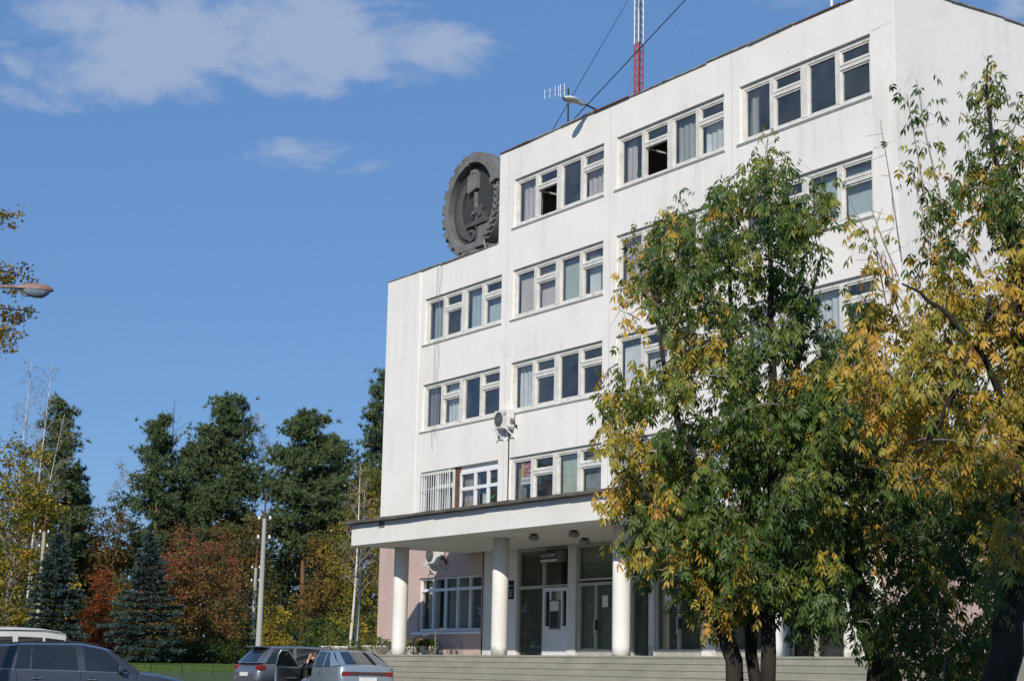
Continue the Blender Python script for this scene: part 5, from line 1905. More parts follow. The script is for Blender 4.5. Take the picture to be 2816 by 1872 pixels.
def pine(label, px, D, top_y, rad, cb, seed, bark=None, dens=1.0, name='pine_tree', lean=0.0, base_py=1825, group='pines behind the lawn', mat=None, pointed=.75):
    r = np.random.default_rng(seed)
    random.seed(seed)
    g_ = gp(px, base_py, D)
    H = at(px, top_y, D).z - g_.z
    o = empty(name, g_, 0, label=label, cat='pine tree', group=group)
    side = np.array([l0.x, l0.y, 0])
    b = MB()
    pts, tr = [], .026 * H * .5 + .05
    for k in range(10):
        t = k / 9
        pts.append(tuple(side * (lean * t + .12 * math.sin(t * 5 + seed)) + UPV * (H * t * .98)))
    b.tube(pts, [lerp(tr, .03, (k / 9) ** .8) for k in range(10)], 8, False)
    tips, out = [], []
    nb = int(105 * dens)
    irr = r.uniform(.62, 1.25, (9, 6))
    for k in range(nb):
        t = (k + r.uniform(0, 1)) / nb
        z = H * (cb + (1 - cb) * t)
        prof = (1 - t) ** pointed * min(1, .55 + t * 3.0)
        a = r.uniform(0, 6.283)
        L_ = rad * prof * r.uniform(.6, 1.15) * irr[min(8, int(t * 9)), min(5, int(a))] + .35
        d = np.array([math.cos(a), math.sin(a), 0])
        st_ = side * (lean * z / H) + UPV * z
        rise = r.uniform(.02, .30) * L_ + .25 * t * L_
        en = st_ + d * L_ + UPV * rise
        limb(b, tuple(st_), tuple(en), .045 * (1 - t) + .02, .012, .08, 3, 4)
        m = max(5, int(L_ * 13.0))
        q = r.uniform(.22, 1.05, m) ** .8
        base_ = st_[None] + np.outer(q, en - st_)
        off = r.normal(0, 1, (m, 3)) * np.array([1, 1, .5]) * (.20 + .11 * L_)
        tips.append(base_ + off)
        out.append(np.repeat(d[None], m, 0))
    top = side * lean + UPV * H
    tips.append(top + r.normal(0, 1, (10, 3)) * np.array([.18, .18, .35]) - UPV * .3)
    out.append(np.repeat(UPV[None], 10, 0))
    tips, out = np.concatenate(tips), np.concatenate(out)
    b.build('trunk', bark or M_PBARK, o, smooth=True)
    # a tuft of needle sprays at every tip
    kN = 15
    n = len(tips)
    ax = unit(out * .5 + UPV * .75 + r.normal(0, .25, (n, 3)))
    d = unit(ax[:, None, :] * .55 + r.normal(0, .75, (n, kN, 3)))
    ln = (r.uniform(.20, .42, (n, kN)))[:, :, None]
    e = unit(np.cross(d, r.normal(0, 1, (n, kN, 3)))) * .034
    c_ = np.repeat(tips[:, None, :], kN, 1)
    V = np.stack([c_ - e, c_ + e, c_ + d * ln + e * .5, c_ + d * ln - e * .5], 2).reshape(-1, 3)
    F = np.arange(n * kN * 4).reshape(-1, 4)
    tn = np.clip(np.repeat(r.uniform(.1, .9, n), kN) + r.normal(0, .12, n * kN), 0, 1)
    np_obj('crown', V, F, mat or L_PINE, o, np.repeat(tn, 4))
    return o


def spruce(label, px, D, top_y, base_y, rad, seed):
    r = np.random.default_rng(seed)
    random.seed(seed)
    g_ = gp(px, 1830, D)
    H = at(px, top_y, D).z - g_.z
    o = empty('blue_spruce', g_, 0, label=label, cat='spruce tree', group='blue spruces on the lawn')
    b = MB().tube([(0, 0, 0), (0, 0, H * .98)], [.14, .012], 7, False)
    C_, D_, T_ = [], [], []
    z = .18
    while z < H * .985:
        t = z / H
        R_ = rad * (1 - t) ** .80 * min(1, .80 + t * 1.6) + .04
        nbr = max(5, int(11 * (1 - t) + 4))
        a0 = r.uniform(0, 6.28)
        shelf = r.uniform(.78, 1.15)
        for k in range(nbr):
            a = a0 + 6.283 * k / nbr + r.normal(0, .16)
            L_ = R_ * shelf * r.uniform(.68, 1.18)
            d = np.array([math.cos(a), math.sin(a), 0])
            sd_ = np.array([-d[1], d[0], 0])
            dz = r.normal(0, .05)
            drop = -.16 * L_ * (1 - t) + .30 * L_ * t + dz
            if L_ > .35:
                limb(b, (0, 0, z), tuple(d * L_ + UPV * (z + drop)), .03 * (1 - t) + .006, .006, .0, 2, 3)
            m = max(8, int(L_ / .030))
            q = np.sqrt(r.uniform(.05, 1, m))
            lat = r.uniform(-1, 1, m) * (.14 + .30 * L_) * (1.15 - q)
            zz = z + drop * q ** 1.5 + r.normal(0, .03, m) - abs(lat) * .16
            C_.append(np.outer(q * L_, d) + np.outer(lat, sd_) + np.outer(zz, UPV))
            D_.append(unit(d[None] * .9 + np.outer(np.sign(lat) * r.uniform(.2, .9, m), sd_) + UPV * r.uniform(-.05, .45, (m, 1))))
            T_.append(np.clip(.10 + .65 * q + r.normal(0, .15, m), 0, 1))  # branch shading put into the tint: dark inward, lighter towards the tips
        z += r.uniform(.30, .46) * (1.15 - .65 * t)
    C_, D_, T_ = np.concatenate(C_), np.concatenate(D_), np.concatenate(T_)
    b.build('trunk', M_SBARK, o, smooth=True)
    kN = 6
    n = len(C_)
    d = unit(D_[:, None, :] + r.normal(0, .42, (n, kN, 3)))
    ln = r.uniform(.12, .28, (n, kN))[:, :, None]
    e = unit(np.cross(d, UPV + r.normal(0, .6, (n, kN, 3)))) * .034
    c_ = np.repeat(C_[:, None, :], kN, 1) - d * .05
    V = np.stack([c_ - e, c_ + e, c_ + d * ln + e * .4, c_ + d * ln - e * .4], 2).reshape(-1, 3)
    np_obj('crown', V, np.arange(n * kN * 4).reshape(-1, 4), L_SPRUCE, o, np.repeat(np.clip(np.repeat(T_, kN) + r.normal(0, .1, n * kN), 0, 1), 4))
    return o


def birch(label, px, D, top_y, width, seed, leaves=900, mat=None, trunk_r=.09, lean=0.0, cb=.35, base_py=1825, leaf=.10, bark=None, top_only=False, group='birches behind the lawn', weep=.5, nbr=46):
    r = np.random.default_rng(seed)
    random.seed(seed)
    g_ = gp(px, base_py, D)
    H = at(px, top_y, D).z - g_.z
    o = empty('birch_tree', g_, 0, label=label, cat='birch tree', group=group)
    side = np.array([l0.x, l0.y, 0])
    pts = [tuple(side * (lean * t + .10 * math.sin(t * 4 + seed)) + UPV * H * t) for t in np.linspace(0, 1, 12)]
    MB().tube(pts, [lerp(trunk_r, .012, t ** .85) for t in np.linspace(0, 1, 12)], 8, False).build('trunk', bark or M_BBARK, o, smooth=True)
    b = MB()
    tips = []
    for k in range(nbr):
        t = cb + (1 - cb) * (k + r.uniform(0, 1)) / nbr * .97
        st_ = side * lean * t + UPV * H * t
        a = r.uniform(0, 6.283)
        d = np.array([math.cos(a), math.sin(a), 0])
        L_ = width * (1 - t) ** .6 * r.uniform(.5, 1.1) + .3
        mid = st_ + d * L_ * .6 + UPV * L_ * r.uniform(.5, .9)
        en = mid + d * L_ * .35 + UPV * L_ * r.uniform(-.2, .4)
        b.tube([tuple(st_), tuple((st_ + mid) / 2 + UPV * .05), tuple(mid), tuple(en)], [.025 * (1 - t) + .012, .016, .011, .006], 4, False)
        for j in range(5):
            q = (mid if j % 2 else en) + r.normal(0, .12, 3) * L_
            hg = q + np.array([r.normal(0, .1), r.normal(0, .1), -r.uniform(.3, 1.0) * weep * L_])
            b.tube([tuple(q), tuple(hg)], [.007, .004], 3, False)
            b.tube([tuple(mid), tuple(q)], [.008, .006], 3, False)
            tips.append((q, hg))
    b.build('branches', M_BTWIG, o, smooth=True)
    if leaves:
        i = r.integers(0, len(tips), leaves)
        q = np.array([t[0] for t in tips])[i]
        h_ = np.array([t[1] for t in tips])[i]
        u = r.uniform(0, 1, (leaves, 1))
        c_ = q + (h_ - q) * u + r.normal(0, .16, (leaves, 3))
        V, F = diamonds(c_, leaf, r, .4, .7)
        np_obj('crown', V, F, mat or L_BRN, o, np.repeat(np.clip(r.normal(.6, .25, leaves), 0, 1), 4))
    return o


# --- far-off wood closing the view
r = np.random.default_rng(99)
n = 11000
tt_ = r.uniform(-70, 30, n)
ss_ = r.uniform(150, 176, n)
hh = 9.5 + 2.2 * np.sin(tt_ * .23) + 2.0 * np.sin(tt_ * .61 + 1) + r.normal(0, .9, n)
zz = np.abs(r.uniform(0, 1, n)) ** .8 * np.clip(hh, 2, 15)
cc = CAMH + np.outer(ss_, np.array(d0)) + np.outer(tt_, np.array(l0)) + np.outer(zz + .9, UPV)
pts = clumps(r, cc, .9, 14)
V, F = diamonds(pts, .42, r, .2, .65)
tn = np.clip(np.repeat(.30 + .3 * np.sin(tt_ * .5) + r.normal(0, .2, n), 14) + r.normal(0, .1, n * 14), 0, 1)
wood = np_obj('distant_wood', V, F, L_BRN, None, np.repeat(tn, 4))
tag(wood, 'dense autumn wood far behind the pines', 'wood', kind='stuff')

# --- pines
pine('dark pine at the far left rising behind the yellow tree', 108, 128, 1100, 3.0, .18, 11, dens=1.15, pointed=.62)
pine('pine with a forked top left of the tallest one, beside the dead spike', 402, 134, 1146, 3.1, .30, 12, dens=1.1, pointed=.68)
pine('tallest broad pine in the middle of the row', 588, 136, 1092, 4.2, .30, 13, dens=1.5, pointed=.60)
pine('pine standing right of the near utility pole', 822, 132, 1140, 3.7, .46, 14, dens=1.25, pointed=.50)
pine('pine partly hidden by the left corner of the building', 1044, 138, 1028, 3.6, .30, 15, dens=1.3, pointed=.55)
pine('slim shaded pine between the two tallest pines', 500, 144, 1230, 2.8, .30, 16, dens=.9, pointed=.55)
pine('lower dark pine left of the birch pair', 905, 145, 1215, 2.8, .30, 17, dens=.9, pointed=.5)
pine('small dark pine right of the yellow tree at the left', 178, 133, 1290, 2.2, .2, 18, dens=.8, pointed=.6)
# dead spike
q = gp(438, 1825, 137)
H = at(437, 1092, 137).z - q.z
ds = empty('dead_tree', q, 0, label='bare dead treetop sticking up behind the forked pine', cat='tree')
MB().tube([(0, 0, 0), (.05, 0, H * .6), (0, 0, H)], [.10, .06, .015], 6, False).build('trunk', M_SBARK, ds, smooth=True)
random.seed(4)
b = MB()
for k in range(16):
    z = H * (.80 + .165 * k / 16)
    a = random.uniform(0, 6.28)
    l_ = random.uniform(.4, 1.1)
    b.tube([(0, 0, z), (math.cos(a) * l_ * .7, math.sin(a) * l_ * .7, z + l_ * .35), (math.cos(a) * l_, math.sin(a) * l_, z + l_ * .9)], [.022, .015, .007], 4, False)
b.build('branches', M_SBARK, ds)

# --- birches
birch('bare pale birch at the very left edge of the picture', 12, 118, 985, 1.9, 21, 240, L_BRN, .10, .3)
birch('bare pale birch, second from the left edge', 62, 116, 990, 1.8, 22, 200, L_BRN, .11, .4)
birch('slim birch with drooping brown leaves right of the tallest pine', 672, 140, 1128, 1.7, 23, 1500, L_BRN, .10, .3, weep=1.0)
birch('birch with russet leaves showing left of the forked pine', 300, 138, 1268, 2.0, 24, 1400, L_BRN, .09, .2)
birch('left stem of the white birch pair beside the building', 956, 84, 1275, 1.3, 25, 220, L_BRN, .10, .35, .45, 1800, .07, nbr=26)
birch('right stem of the white birch pair beside the building', 968, 84.6, 1330, 1.4, 26, 240, L_BRN, .10, .45, .40, 1800, .07, nbr=26)
birch('thin leaning birch in front of the yellow tree at the left', 40, 112, 1130, 2.4, 27, 380, L_YEL, .06, 2.0, .3, 1825, .10, nbr=34)

# --- blue spruces
spruce('blue spruce behind the white minibus, left of the pair', 137, 101, 1458, 1830, 2.45, 31)
spruce('blue spruce standing alone on the lawn, right of the pair', 390, 98, 1462, 1830, 2.5, 32)

# --- autumn trees and shrubs
broadleaf('maple_tree', 'yellow-green autumn tree at the left edge', -10, 106, 1180, [(0, 11.2, 2.6, 2.8, 1.2), (-.2, 7.4, 3.1, 3.2, 1.6), (1.0, 4.0, 3.2, 2.6, 1.2), (1.9, 9.0, 1.3, 1.6, .5), (-.5, 2.2, 3.3, 2.0, .8)], .17, L_YEL, M_BTWIG,
          260, 30, .55, .16, 'autumn trees behind the lawn', seed=41, tint=(.52, .26), lean=.8)
broadleaf('serviceberry_tree', 'round red and ochre tree right of the lone spruce', 520, 107, 1405, [(0, 6.2, 2.8, 2.6, 1), (-.9, 4.2, 2.8, 2.8, 1), (1.0, 3.9, 2.5, 2.8, 1), (0, 2.0, 3.3, 1.9, 1)], .13, L_RED, M_SBARK,
          300, 34, .48, .12, 'autumn trees behind the lawn', seed=42, tint=(.38, .22), tint_z=.75, multi=3)
broadleaf('rowan_tree', 'small fiery orange tree between the two spruces', 268, 108, 1585, [(0.1, 4.5, .75, 1.3, 1), (-.3, 2.5, 1.0, 1.5, 1), (.2, 1.3, .9, 1.0, .6)], .12, L_ORG, M_SBARK, 70, 30, .36, .06,
          'autumn trees behind the lawn', seed=43, tint=(.55, .3))
broadleaf('rowan_tree', 'low orange shrub behind the left spruce', 60, 110, 1640, [(0, 2.4, 1.2, 1.4, 1)], .12, L_ORG, M_SBARK, 34, 26, .34, .05, 'autumn trees behind the lawn', seed=44, tint=(.35, .3))
broadleaf('linden_tree', 'brown-green tree filling the gap behind the spruces', 268, 130, 1400, [(0, 9.2, 1.9, 3.0, 1), (.4, 5.4, 2.6, 3.4, 1.2), (-.2, 2.5, 2.6, 2.2, .7)], .17, L_BRN, M_SBARK, 170, 26, .55, .14,
          'autumn trees behind the lawn', seed=45, tint=(.42, .22))
broadleaf('linden_tree', 'ochre tree under the tallest pine', 650, 128, 1420, [(0, 8.6, 2.2, 3.2, 1), (.6, 4.8, 2.8, 3.2, 1.2), (-.5, 2.2, 2.6, 2.0, .7)], .17, L_BRN, M_SBARK, 170, 24, .55, .14,
          'autumn trees behind the lawn', seed=46, tint=(.40, .22))
broadleaf('linden_tree', 'golden brown tree beside the pink wall', 1010, 104, 1300, [(0, 10.2, 1.5, 2.3, .8), (-.6, 6.8, 2.3, 2.9, 1.2), (.2, 3.2, 2.6, 2.8, 1.3)], .15, L_YEL, M_SBARK, 230, 28, .5, .13,
          'autumn trees behind the lawn', seed=47, tint=(.38, .2))
broadleaf('linden_tree', 'ochre tree left of the birch pair', 905, 118, 1450, [(0, 6.8, 2.2, 2.9, 1), (-.4, 3.6, 2.6, 2.7, 1.2)], .15, L_BRN, M_SBARK, 190, 26, .5, .13,
          'autumn trees behind the lawn', seed=48, tint=(.48, .2))
broadleaf('yellow_shrub', 'small yellow tree just right of the near utility pole', 752, 92, 1672, [(.0, 2.5, .75, 1.2, 1), (.5, 1.5, .6, .9, .6), (-.5, 1.7, .5, .9, .5)], .11, L_YEL, M_SBARK, 64, 26, .30, .05,
          'autumn trees behind the lawn', seed=49, tint=(.62, .2))
k = 0
for px, D, ty, wd, lab, mt, tn_ in ((330, 112, 1660, 2.2, 'brown bush behind the gap between the spruces', L_BRN, .3), (640, 112, 1690, 2.3, 'dark bush left of the near utility pole', L_GRN, .3),
                                    (470, 104, 1770, 2.6, 'low dark bush right of the lone spruce', L_GRN, .15), (590, 104, 1765, 2.4, 'low dark hedge bush behind the lawn edge', L_GRN, .2),
                                    (845, 96, 1700, 1.9, 'green bush behind the blue-grey car', L_GRN, .5), (905, 88, 1735, 1.6, 'low olive bush left of the birch pair', L_GRN, .6),
                                    (1000, 92, 1690, 1.7, 'yellow-green bush right of the birch pair', L_YEL, .35), (775, 120, 1560, 2.6, 'tall dark thicket behind the yellow shrub', L_GRN, .05),
                                    (30, 112, 1700, 2.4, 'yellow-green bush behind the white minibus', L_YEL, .4), (200, 116, 1620, 2.3, 'rust-brown bush behind the spruces', L_BRN, .5)):
    q = gp(px, 1825, D)
    H = at(px, ty, D).z - q.z
    broadleaf('bush', lab, px, D, ty, [(0, H * .55, wd, H * .5, 1), (-wd * .4, H * .3, wd * .8, H * .32, .6), (wd * .5, H * .3, wd * .8, H * .3, .6)], .14, mt, M_SBARK, 95, 26, .42, .05,
              'bushes along the lawn', 'bush', .5, (tn_, .18), 60 + k, multi=2)
    k += 1


# --- near trees: box-elder maples with compound drooping leaves
def leaflet_template():
    """five drooping leaflets on a stalk, along +x, 1 unit long"""
    V, F = [], []

    def lf(bx, by, ang, l_, w_, dz):
        c, s_ = math.cos(ang), math.sin(ang)
        pts = [(0, 0, 0), (.40, .5 * w_, -.02), (.42, 0, .035), (.40, -.5 * w_, -.02), (1.0, 0, -.10), (.72, .30 * w_, -.05), (.72, -.30 * w_, -.05)]
        k = len(V)
        for x, y, z in pts:
            x, y, z = x * l_, y * l_, z * l_
            V.append((bx + x * c - y * s_, by + x * s_ + y * c, dz * x / l_ + z))
        for f in ((0, 2, 1), (0, 3, 2), (1, 2, 5), (2, 3, 6), (5, 2, 4), (2, 6, 4)):
            F.append(tuple(k + i for i in f))
    lf(.54, 0, 0, .46, .38, -.10)
    lf(.50, .01, .62, .42, .36, -.16)
    lf(.50, -.01, -.62, .42, .36, -.16)
    lf(.26, .01, .80, .38, .36, -.16)
    lf(.26, -.01, -.80, .38, .36, -.16)
    k = len(V)
    V.extend([(0, -.008, 0), (0, .008, 0), (.56, 0, .0)])
    F.append((k, k + 1, k + 2))
    return np.array(V), np.array(F)


LT_V, LT_F = leaflet_template()


def frames(d, nrm):
    x = unit(d)
    z = unit(nrm - x * (nrm * x).sum(1, keepdims=True))
    y = np.cross(z, x)
    return np.stack([x, y, z], 2)


def inside(poly, x, y):
    c = False
    n = len(poly)
    j = n - 1
    for i in range(n):
        xi, yi = poly[i]
        xj, yj = poly[j]
        if (yi > y) != (yj > y) and x < (xj - xi) * (y - yi) / (yj - yi) + xi:
            c = not c
        j = i
    return c


def near_tree(name, label, D, stems, poly, nspray, depth, tintf, seed, leaf=.22, per=13, gaps=(), shoots=(), bark=None, npick=300, twig=None, group='box-elder trees in front of the building', gridmin=None,
              sr=.30, droop=1.25):
    """crown outline as seen in the photograph, filled in depth; stems are polylines (px, py, extra distance, radius)"""
    r = np.random.default_rng(seed)
    random.seed(seed)
    xs = [p[0] for p in poly]
    ys = [p[1] for p in poly]
    tips = []
    tries = 0
    while len(tips) < nspray and tries < nspray * 60:
        tries += 1
        x, y = r.uniform(min(xs), max(xs)), r.uniform(min(ys), max(ys))
        if not inside(poly, x, y):
            continue
        if any(((x - gx) / ga) ** 2 + ((y - gy) / gb) ** 2 < 1 and r.uniform() < gp_ for gx, gy, ga, gb, gp_ in gaps):
            continue
        dd = float(np.clip(r.normal(0, .55), -1, 1)) * depth
        tips.append((x, y, dd))
    root0 = at(stems[0][0][0], stems[0][0][1], D + stems[0][0][2])
    root = Vector((root0.x, root0.y, ground_z(root0)))
    o = empty(name, root, 0, label=label, cat='tree', group=group)
    R0 = np.array(root)
    nodes, par, rad = [], [], []
    wood_ = MB()
    for stx in stems:
        P = [at(a, b_, D + c_) for a, b_, c_, _ in stx]
        rr = [q[3] for q in stx]
        if P[0].z < 2.2 and stx[0][1] > 1700:
            g0 = Vector((P[0].x, P[0].y, ground_z(P[0]) - .05)) + (P[0] - P[1]).normalized() * 0
            P = [g0] + P
            rr = [rr[0] * 1.25] + rr
        # smooth the polyline a little
        Q, q2 = [], []
        for i in range(len(P) - 1):
            for t in (0, .33, .66):
                Q.append(P[i].lerp(P[i + 1], t) + Vector((r.normal(0, .02), r.normal(0, .02), 0)))
                q2.append(lerp(rr[i], rr[i + 1], t))
        Q.append(P[-1])
        q2.append(rr[-1])
        wood_.tube([tuple(p - root) for p in Q], q2, 9)
        for p in Q:
            nodes.append(np.array(p))
    nst = len(nodes)
    T = [np.array(at(x, y, D + dd)) for x, y, dd in tips]
    A = np.array(nodes)
    order = sorted(range(len(T)), key=lambda i: np.min(np.linalg.norm(A - T[i], axis=1)))
    tw = MB()
    dirs = [None] * len(T)
    big = np.zeros((len(T) * 3 + nst + 10, 3))
    big[:nst] = A
    cnt = nst
    for i in order:
        p = T[i]
        d = big[:cnt] - p
        dist = np.linalg.norm(d * np.array([1, 1, .8]), axis=1) + np.where(d[:, 2] > .25, 1.2, 0)
        j = int(np.argmin(dist))
        q = big[j].copy()
        L_ = np.linalg.norm(p - q)
        mid = (p + q) / 2 + np.array([0, 0, .12 * L_]) + r.normal(0, .05 * L_, 3)
        q1 = q + (mid - q) * .5 + np.array([0, 0, .02 * L_])
        r0 = min(.03, .006 + .010 * L_)
        tw.tube([tuple(q - R0), tuple(q1 - R0), tuple(mid - R0), tuple(p - R0)], [r0, r0 * .8, r0 * .6, .004], 4, False)
        big[cnt] = mid
        big[cnt + 1] = p
        cnt += 2
        dirs[i] = unit((p - mid)[None])[0]
    # upright whippy shoots with a tuft of leaves at the tip
    for (x0, y0, x1, y1, dd, nl) in shoots:
        a, c = np.array(at(x0, y0, D + dd)), np.array(at(x1, y1, D + dd))
        tw.tube([tuple(a - R0), tuple((a * .5 + c * .5) - R0 + r.normal(0, .03, 3)), tuple(c - R0)], [.012, .009, .004], 4, False)
        for t in np.linspace(.45, 1, nl):
            T.append(a + (c - a) * t)
            dirs.append(unit((c - a)[None])[0])
            tips.append((x0 + (x1 - x0) * t, y0 + (y1 - y0) * t, dd))
        for t in np.linspace(.3, .9, 5):
            m = a + (c - a) * t
            e = m + r.normal(0, .12, 3)
            tw.tube([tuple(m - R0), tuple(e - R0)], [.004, .002], 3, False)
    wood_.build('trunk', bark or M_BARK, o, smooth=True)
    tw.build('branches', twig or M_TWIG, o, smooth=True)['kind'] = 'stuff'
    # leaves
    nT = len(T)
    T = np.array(T)
    dirs = np.array(dirs)
    tint = np.array([tintf(x, y, dd, r) for x, y, dd in tips])
    perA = np.full(nT, per)
    perA[nspray if len(tips) > nspray else nT:] = max(3, per // 3)
    idx = np.repeat(np.arange(nT), perA)
    n = len(idx)
    along = r.uniform(-.55, .12, (n, 1)) * sr * 1.6
    c_ = T[idx] + dirs[idx] * along + r.normal(0, sr * .38, (n, 3))
    az = r.uniform(0, 6.283, n)
    d = np.stack([np.cos(az), np.sin(az), -np.abs(r.normal(droop, .6, n))], 1) + dirs[idx] * .35
    nrm = np.stack([np.cos(az) * .6, np.sin(az) * .6, np.ones(n) * .75], 1) + r.normal(0, .35, (n, 3))
    Rm = frames(d, nrm)
    sz = leaf * r.uniform(.65, 1.2, n)
    Rm = Rm * np.stack([r.uniform(.85, 1.1, n), r.uniform(.6, 1.15, n), r.uniform(.5, 2.2, n)], 1)[:, None, :]
    tn = np.clip(tint[idx] + r.normal(0, .06, n), 0, 1)
    dcam = np.linalg.norm(c_ - np.array(EYE), axis=1)
    # what can be told apart singly: the leaves nearest the viewer and in the picture
    rel = c_ - np.array(EYE)
    zf = rel @ np.array(FW)
    pxx = 1408 + FPX * (rel @ np.array(RT)) / zf
    pyy = 936 - FPX * (rel @ np.array(UP)) / zf
    inf = (pxx > 5) & (pxx < 2811) & (pyy > 5) & (pyy < 1867)
    key = np.where(inf, dcam, 1e9)
    pick = np.argsort(key)[:npick]
    rest = np.ones(n, bool)
    rest[pick] = False
    V = np.einsum('nij,kj->nki', Rm[rest], LT_V) * sz[rest][:, None, None] + (c_[rest] - R0)[:, None, :]
    k = len(LT_V)
    m = rest.sum()
    F = (LT_F[None] + (np.arange(m) * k)[:, None, None]).reshape(-1, 3)
    fo = np_obj('foliage', V.reshape(-1, 3), F, L_MAPLE, o, np.repeat(tn[rest], k))
    fo['kind'] = 'stuff'
    tm = {}
    for i in pick:
        b_ = int(min(19, tn[i] * 20))
        if b_ not in tm:
            tm[b_] = np_mesh('leaf', LT_V, LT_F, L_MAPLE, np.full(k, (b_ + .5) / 20))
        M = Matrix([[*(Rm[i][a] * sz[i]), (c_[i] - R0)[a]] for a in range(3)] + [[0, 0, 0, 1]])
        share('leaf', tm[b_], o, M)
    return o


def tint_a(x, y, dd, r):
    pr_y = .10
    if x < 1850 and y > 660:
        pr_y = .38
    if 1650 < x < 1760 and 1150 < y < 1420:
        pr_y = .60
    if 1720 < x < 2080 and y > 1440:
        pr_y = .48
    if 1840 < x < 1960 and 900 < y < 1080:
        pr_y = .8
    if y < 760 and x > 1800:
        pr_y = .10
    if x > 1980 and y > 1000 and y < 1500:
        pr_y = .08
    return r.uniform(.56, .84) if r.uniform() < pr_y else float(np.clip(r.normal(.31, .12), 0, .5))


def tint_b(x, y, dd, r):
    return r.uniform(.6, .85) if r.uniform() < .10 else float(np.clip(r.normal(.20, .11), 0, .45))


def tint_c(x, y, dd, r):
    if y < 640:
        p_ = .22
    elif y < 1330:
        p_ = .84
    else:
        p_ = .45
    if x < 2480 and y > 1250:
        p_ = .5
    return r.uniform(.57, .84) if r.uniform() < p_ else float(np.clip(r.normal(.30, .12), 0, .5))


polyA = [(2115, 370), (2160, 440), (2180, 560), (2240, 560), (2270, 480), (2290, 560), (2250, 640), (2300, 700), (2380, 760), (2420, 860), (2400, 1000), (2350, 1150), (2330, 1350), (2330, 1560), (2290, 1640),
         (2250, 1740), (2200, 1720), (2150, 1630), (2080, 1640), (2000, 1680), (1950, 1740), (1905, 1700), (1895, 1620), (1800, 1600), (1760, 1560), (1700, 1500), (1730, 1440), (1670, 1380), (1720, 1320), (1690, 1250),
         (1660, 1150), (1670, 1060), (1740, 1040), (1850, 980), (1830, 900), (1800, 820), (1740, 800), (1720, 720), (1740, 630), (1790, 620), (1830, 560), (1880, 530), (1900, 600), (1960, 600), (1970, 500),
         (2010, 470), (2050, 500), (2080, 430)]
stemsA = [[(2030, 1872, .0, 0.108), (1985, 1700, .0, 0.101), (1960, 1500, -.2, 0.079), (1900, 1250, -.4, 0.050), (1820, 1000, -.5, 0.029), (1800, 760, -.5, 0.014)],
          [(2070, 1872, .25, 0.076), (2060, 1650, .3, 0.072), (2050, 1350, .3, 0.058), (2010, 1000, .2, 0.036), (2000, 650, .1, 0.018)],
          [(2115, 1872, -.1, 0.094), (2120, 1650, -.1, 0.086), (2130, 1300, .0, 0.065), (2120, 900, -.1, 0.043), (2115, 500, -.1, 0.018)],
          [(2050, 1350, .3, 0.036), (2190, 1050, .5, 0.029), (2260, 700, .4, 0.014)], [(1960, 1500, -.2, 0.036), (1830, 1400, -.7, 0.022), (1720, 1300, -.8, 0.011)]]
shA = [(1870, 900, 1770, 800, -.6, 3), (1760, 880, 1700, 850, -.7, 3), (1820, 780, 1735, 640, -.5, 3), (2240, 620, 2262, 475, .2, 4), (1880, 640, 1868, 530, -.3, 3), (2115, 480, 2112, 372, -.2, 4), (1730, 1330, 1680, 1370, -.8, 3),
       (1700, 1000, 1668, 1040, -.7, 3), (1760, 1240, 1690, 1390, -.9, 3)]
near_tree('box_elder_tree', 'green and yellow box-elder with three dark stems before the entrance', 20.5, stemsA, polyA, 560, 1.7, tint_a, 71, gaps=[(2040, 800, 60, 50, .8), (1790, 930, 90, 60, .9), (1780, 1150, 60, 40, .5), (1985, 1240, 50, 40, .6), (2100, 640, 40, 60, .3), (2330, 800, 90, 120, .75), (2230, 640, 50, 80, .6), (1900, 700, 40, 40, .5), (1960, 880, 40, 40, .5), (2040, 640, 330, 270, .28), (1880, 1120, 60, 50, .5), (2140, 1000, 50, 60, .35)],
          shoots=shA, per=20, leaf=.22, sr=.27)
polyB = [(2240, 960), (2330, 930), (2420, 980), (2560, 1120), (2700, 1200), (2830, 1250), (2860, 1500), (2830, 1640), (2740, 1700), (2740, 1800), (2700, 1880), (2560, 1890), (2540, 1830), (2440, 1830), (2380, 1760), (2330, 1700),
         (2300, 1500), (2200, 1400), (2150, 1200), (2200, 1050)]
stemsB = [[(2440, 1872, .0, 0.136), (2400, 1780, .0, 0.128), (2310, 1450, .1, 0.112), (2250, 1150, .2, 0.088), (2170, 1000, .1, 0.048), (2120, 880, .0, 0.024)], [(2310, 1450, .1, 0.064), (2450, 1250, .4, 0.040), (2560, 1180, .6, 0.020)],
          [(2400, 1780, 0, 0.072), (2560, 1560, .5, 0.048), (2700, 1350, .8, 0.024)]]
near_tree('box_elder_tree', 'dark green box-elder with a leaning rough trunk, between the other two', 22.5, stemsB, polyB, 420, 1.6, tint_b, 72, gaps=[(2760, 1600, 60, 100, .5), (2700, 1450, 50, 60, .4)], per=20, leaf=.215)
polyC = [(2720, 165), (2750, 260), (2830, 220), (2950, 200), (3050, 500), (3050, 1000), (2980, 1500), (2850, 1560), (2790, 1420), (2740, 1650), (2710, 1640), (2720, 1420), (2600, 1380), (2500, 1330), (2420, 1250), (2370, 1120),
         (2330, 1000), (2320, 900), (2400, 830), (2480, 880), (2560, 760), (2500, 640), (2570, 560), (2600, 480), (2640, 420), (2680, 360), (2690, 220)]
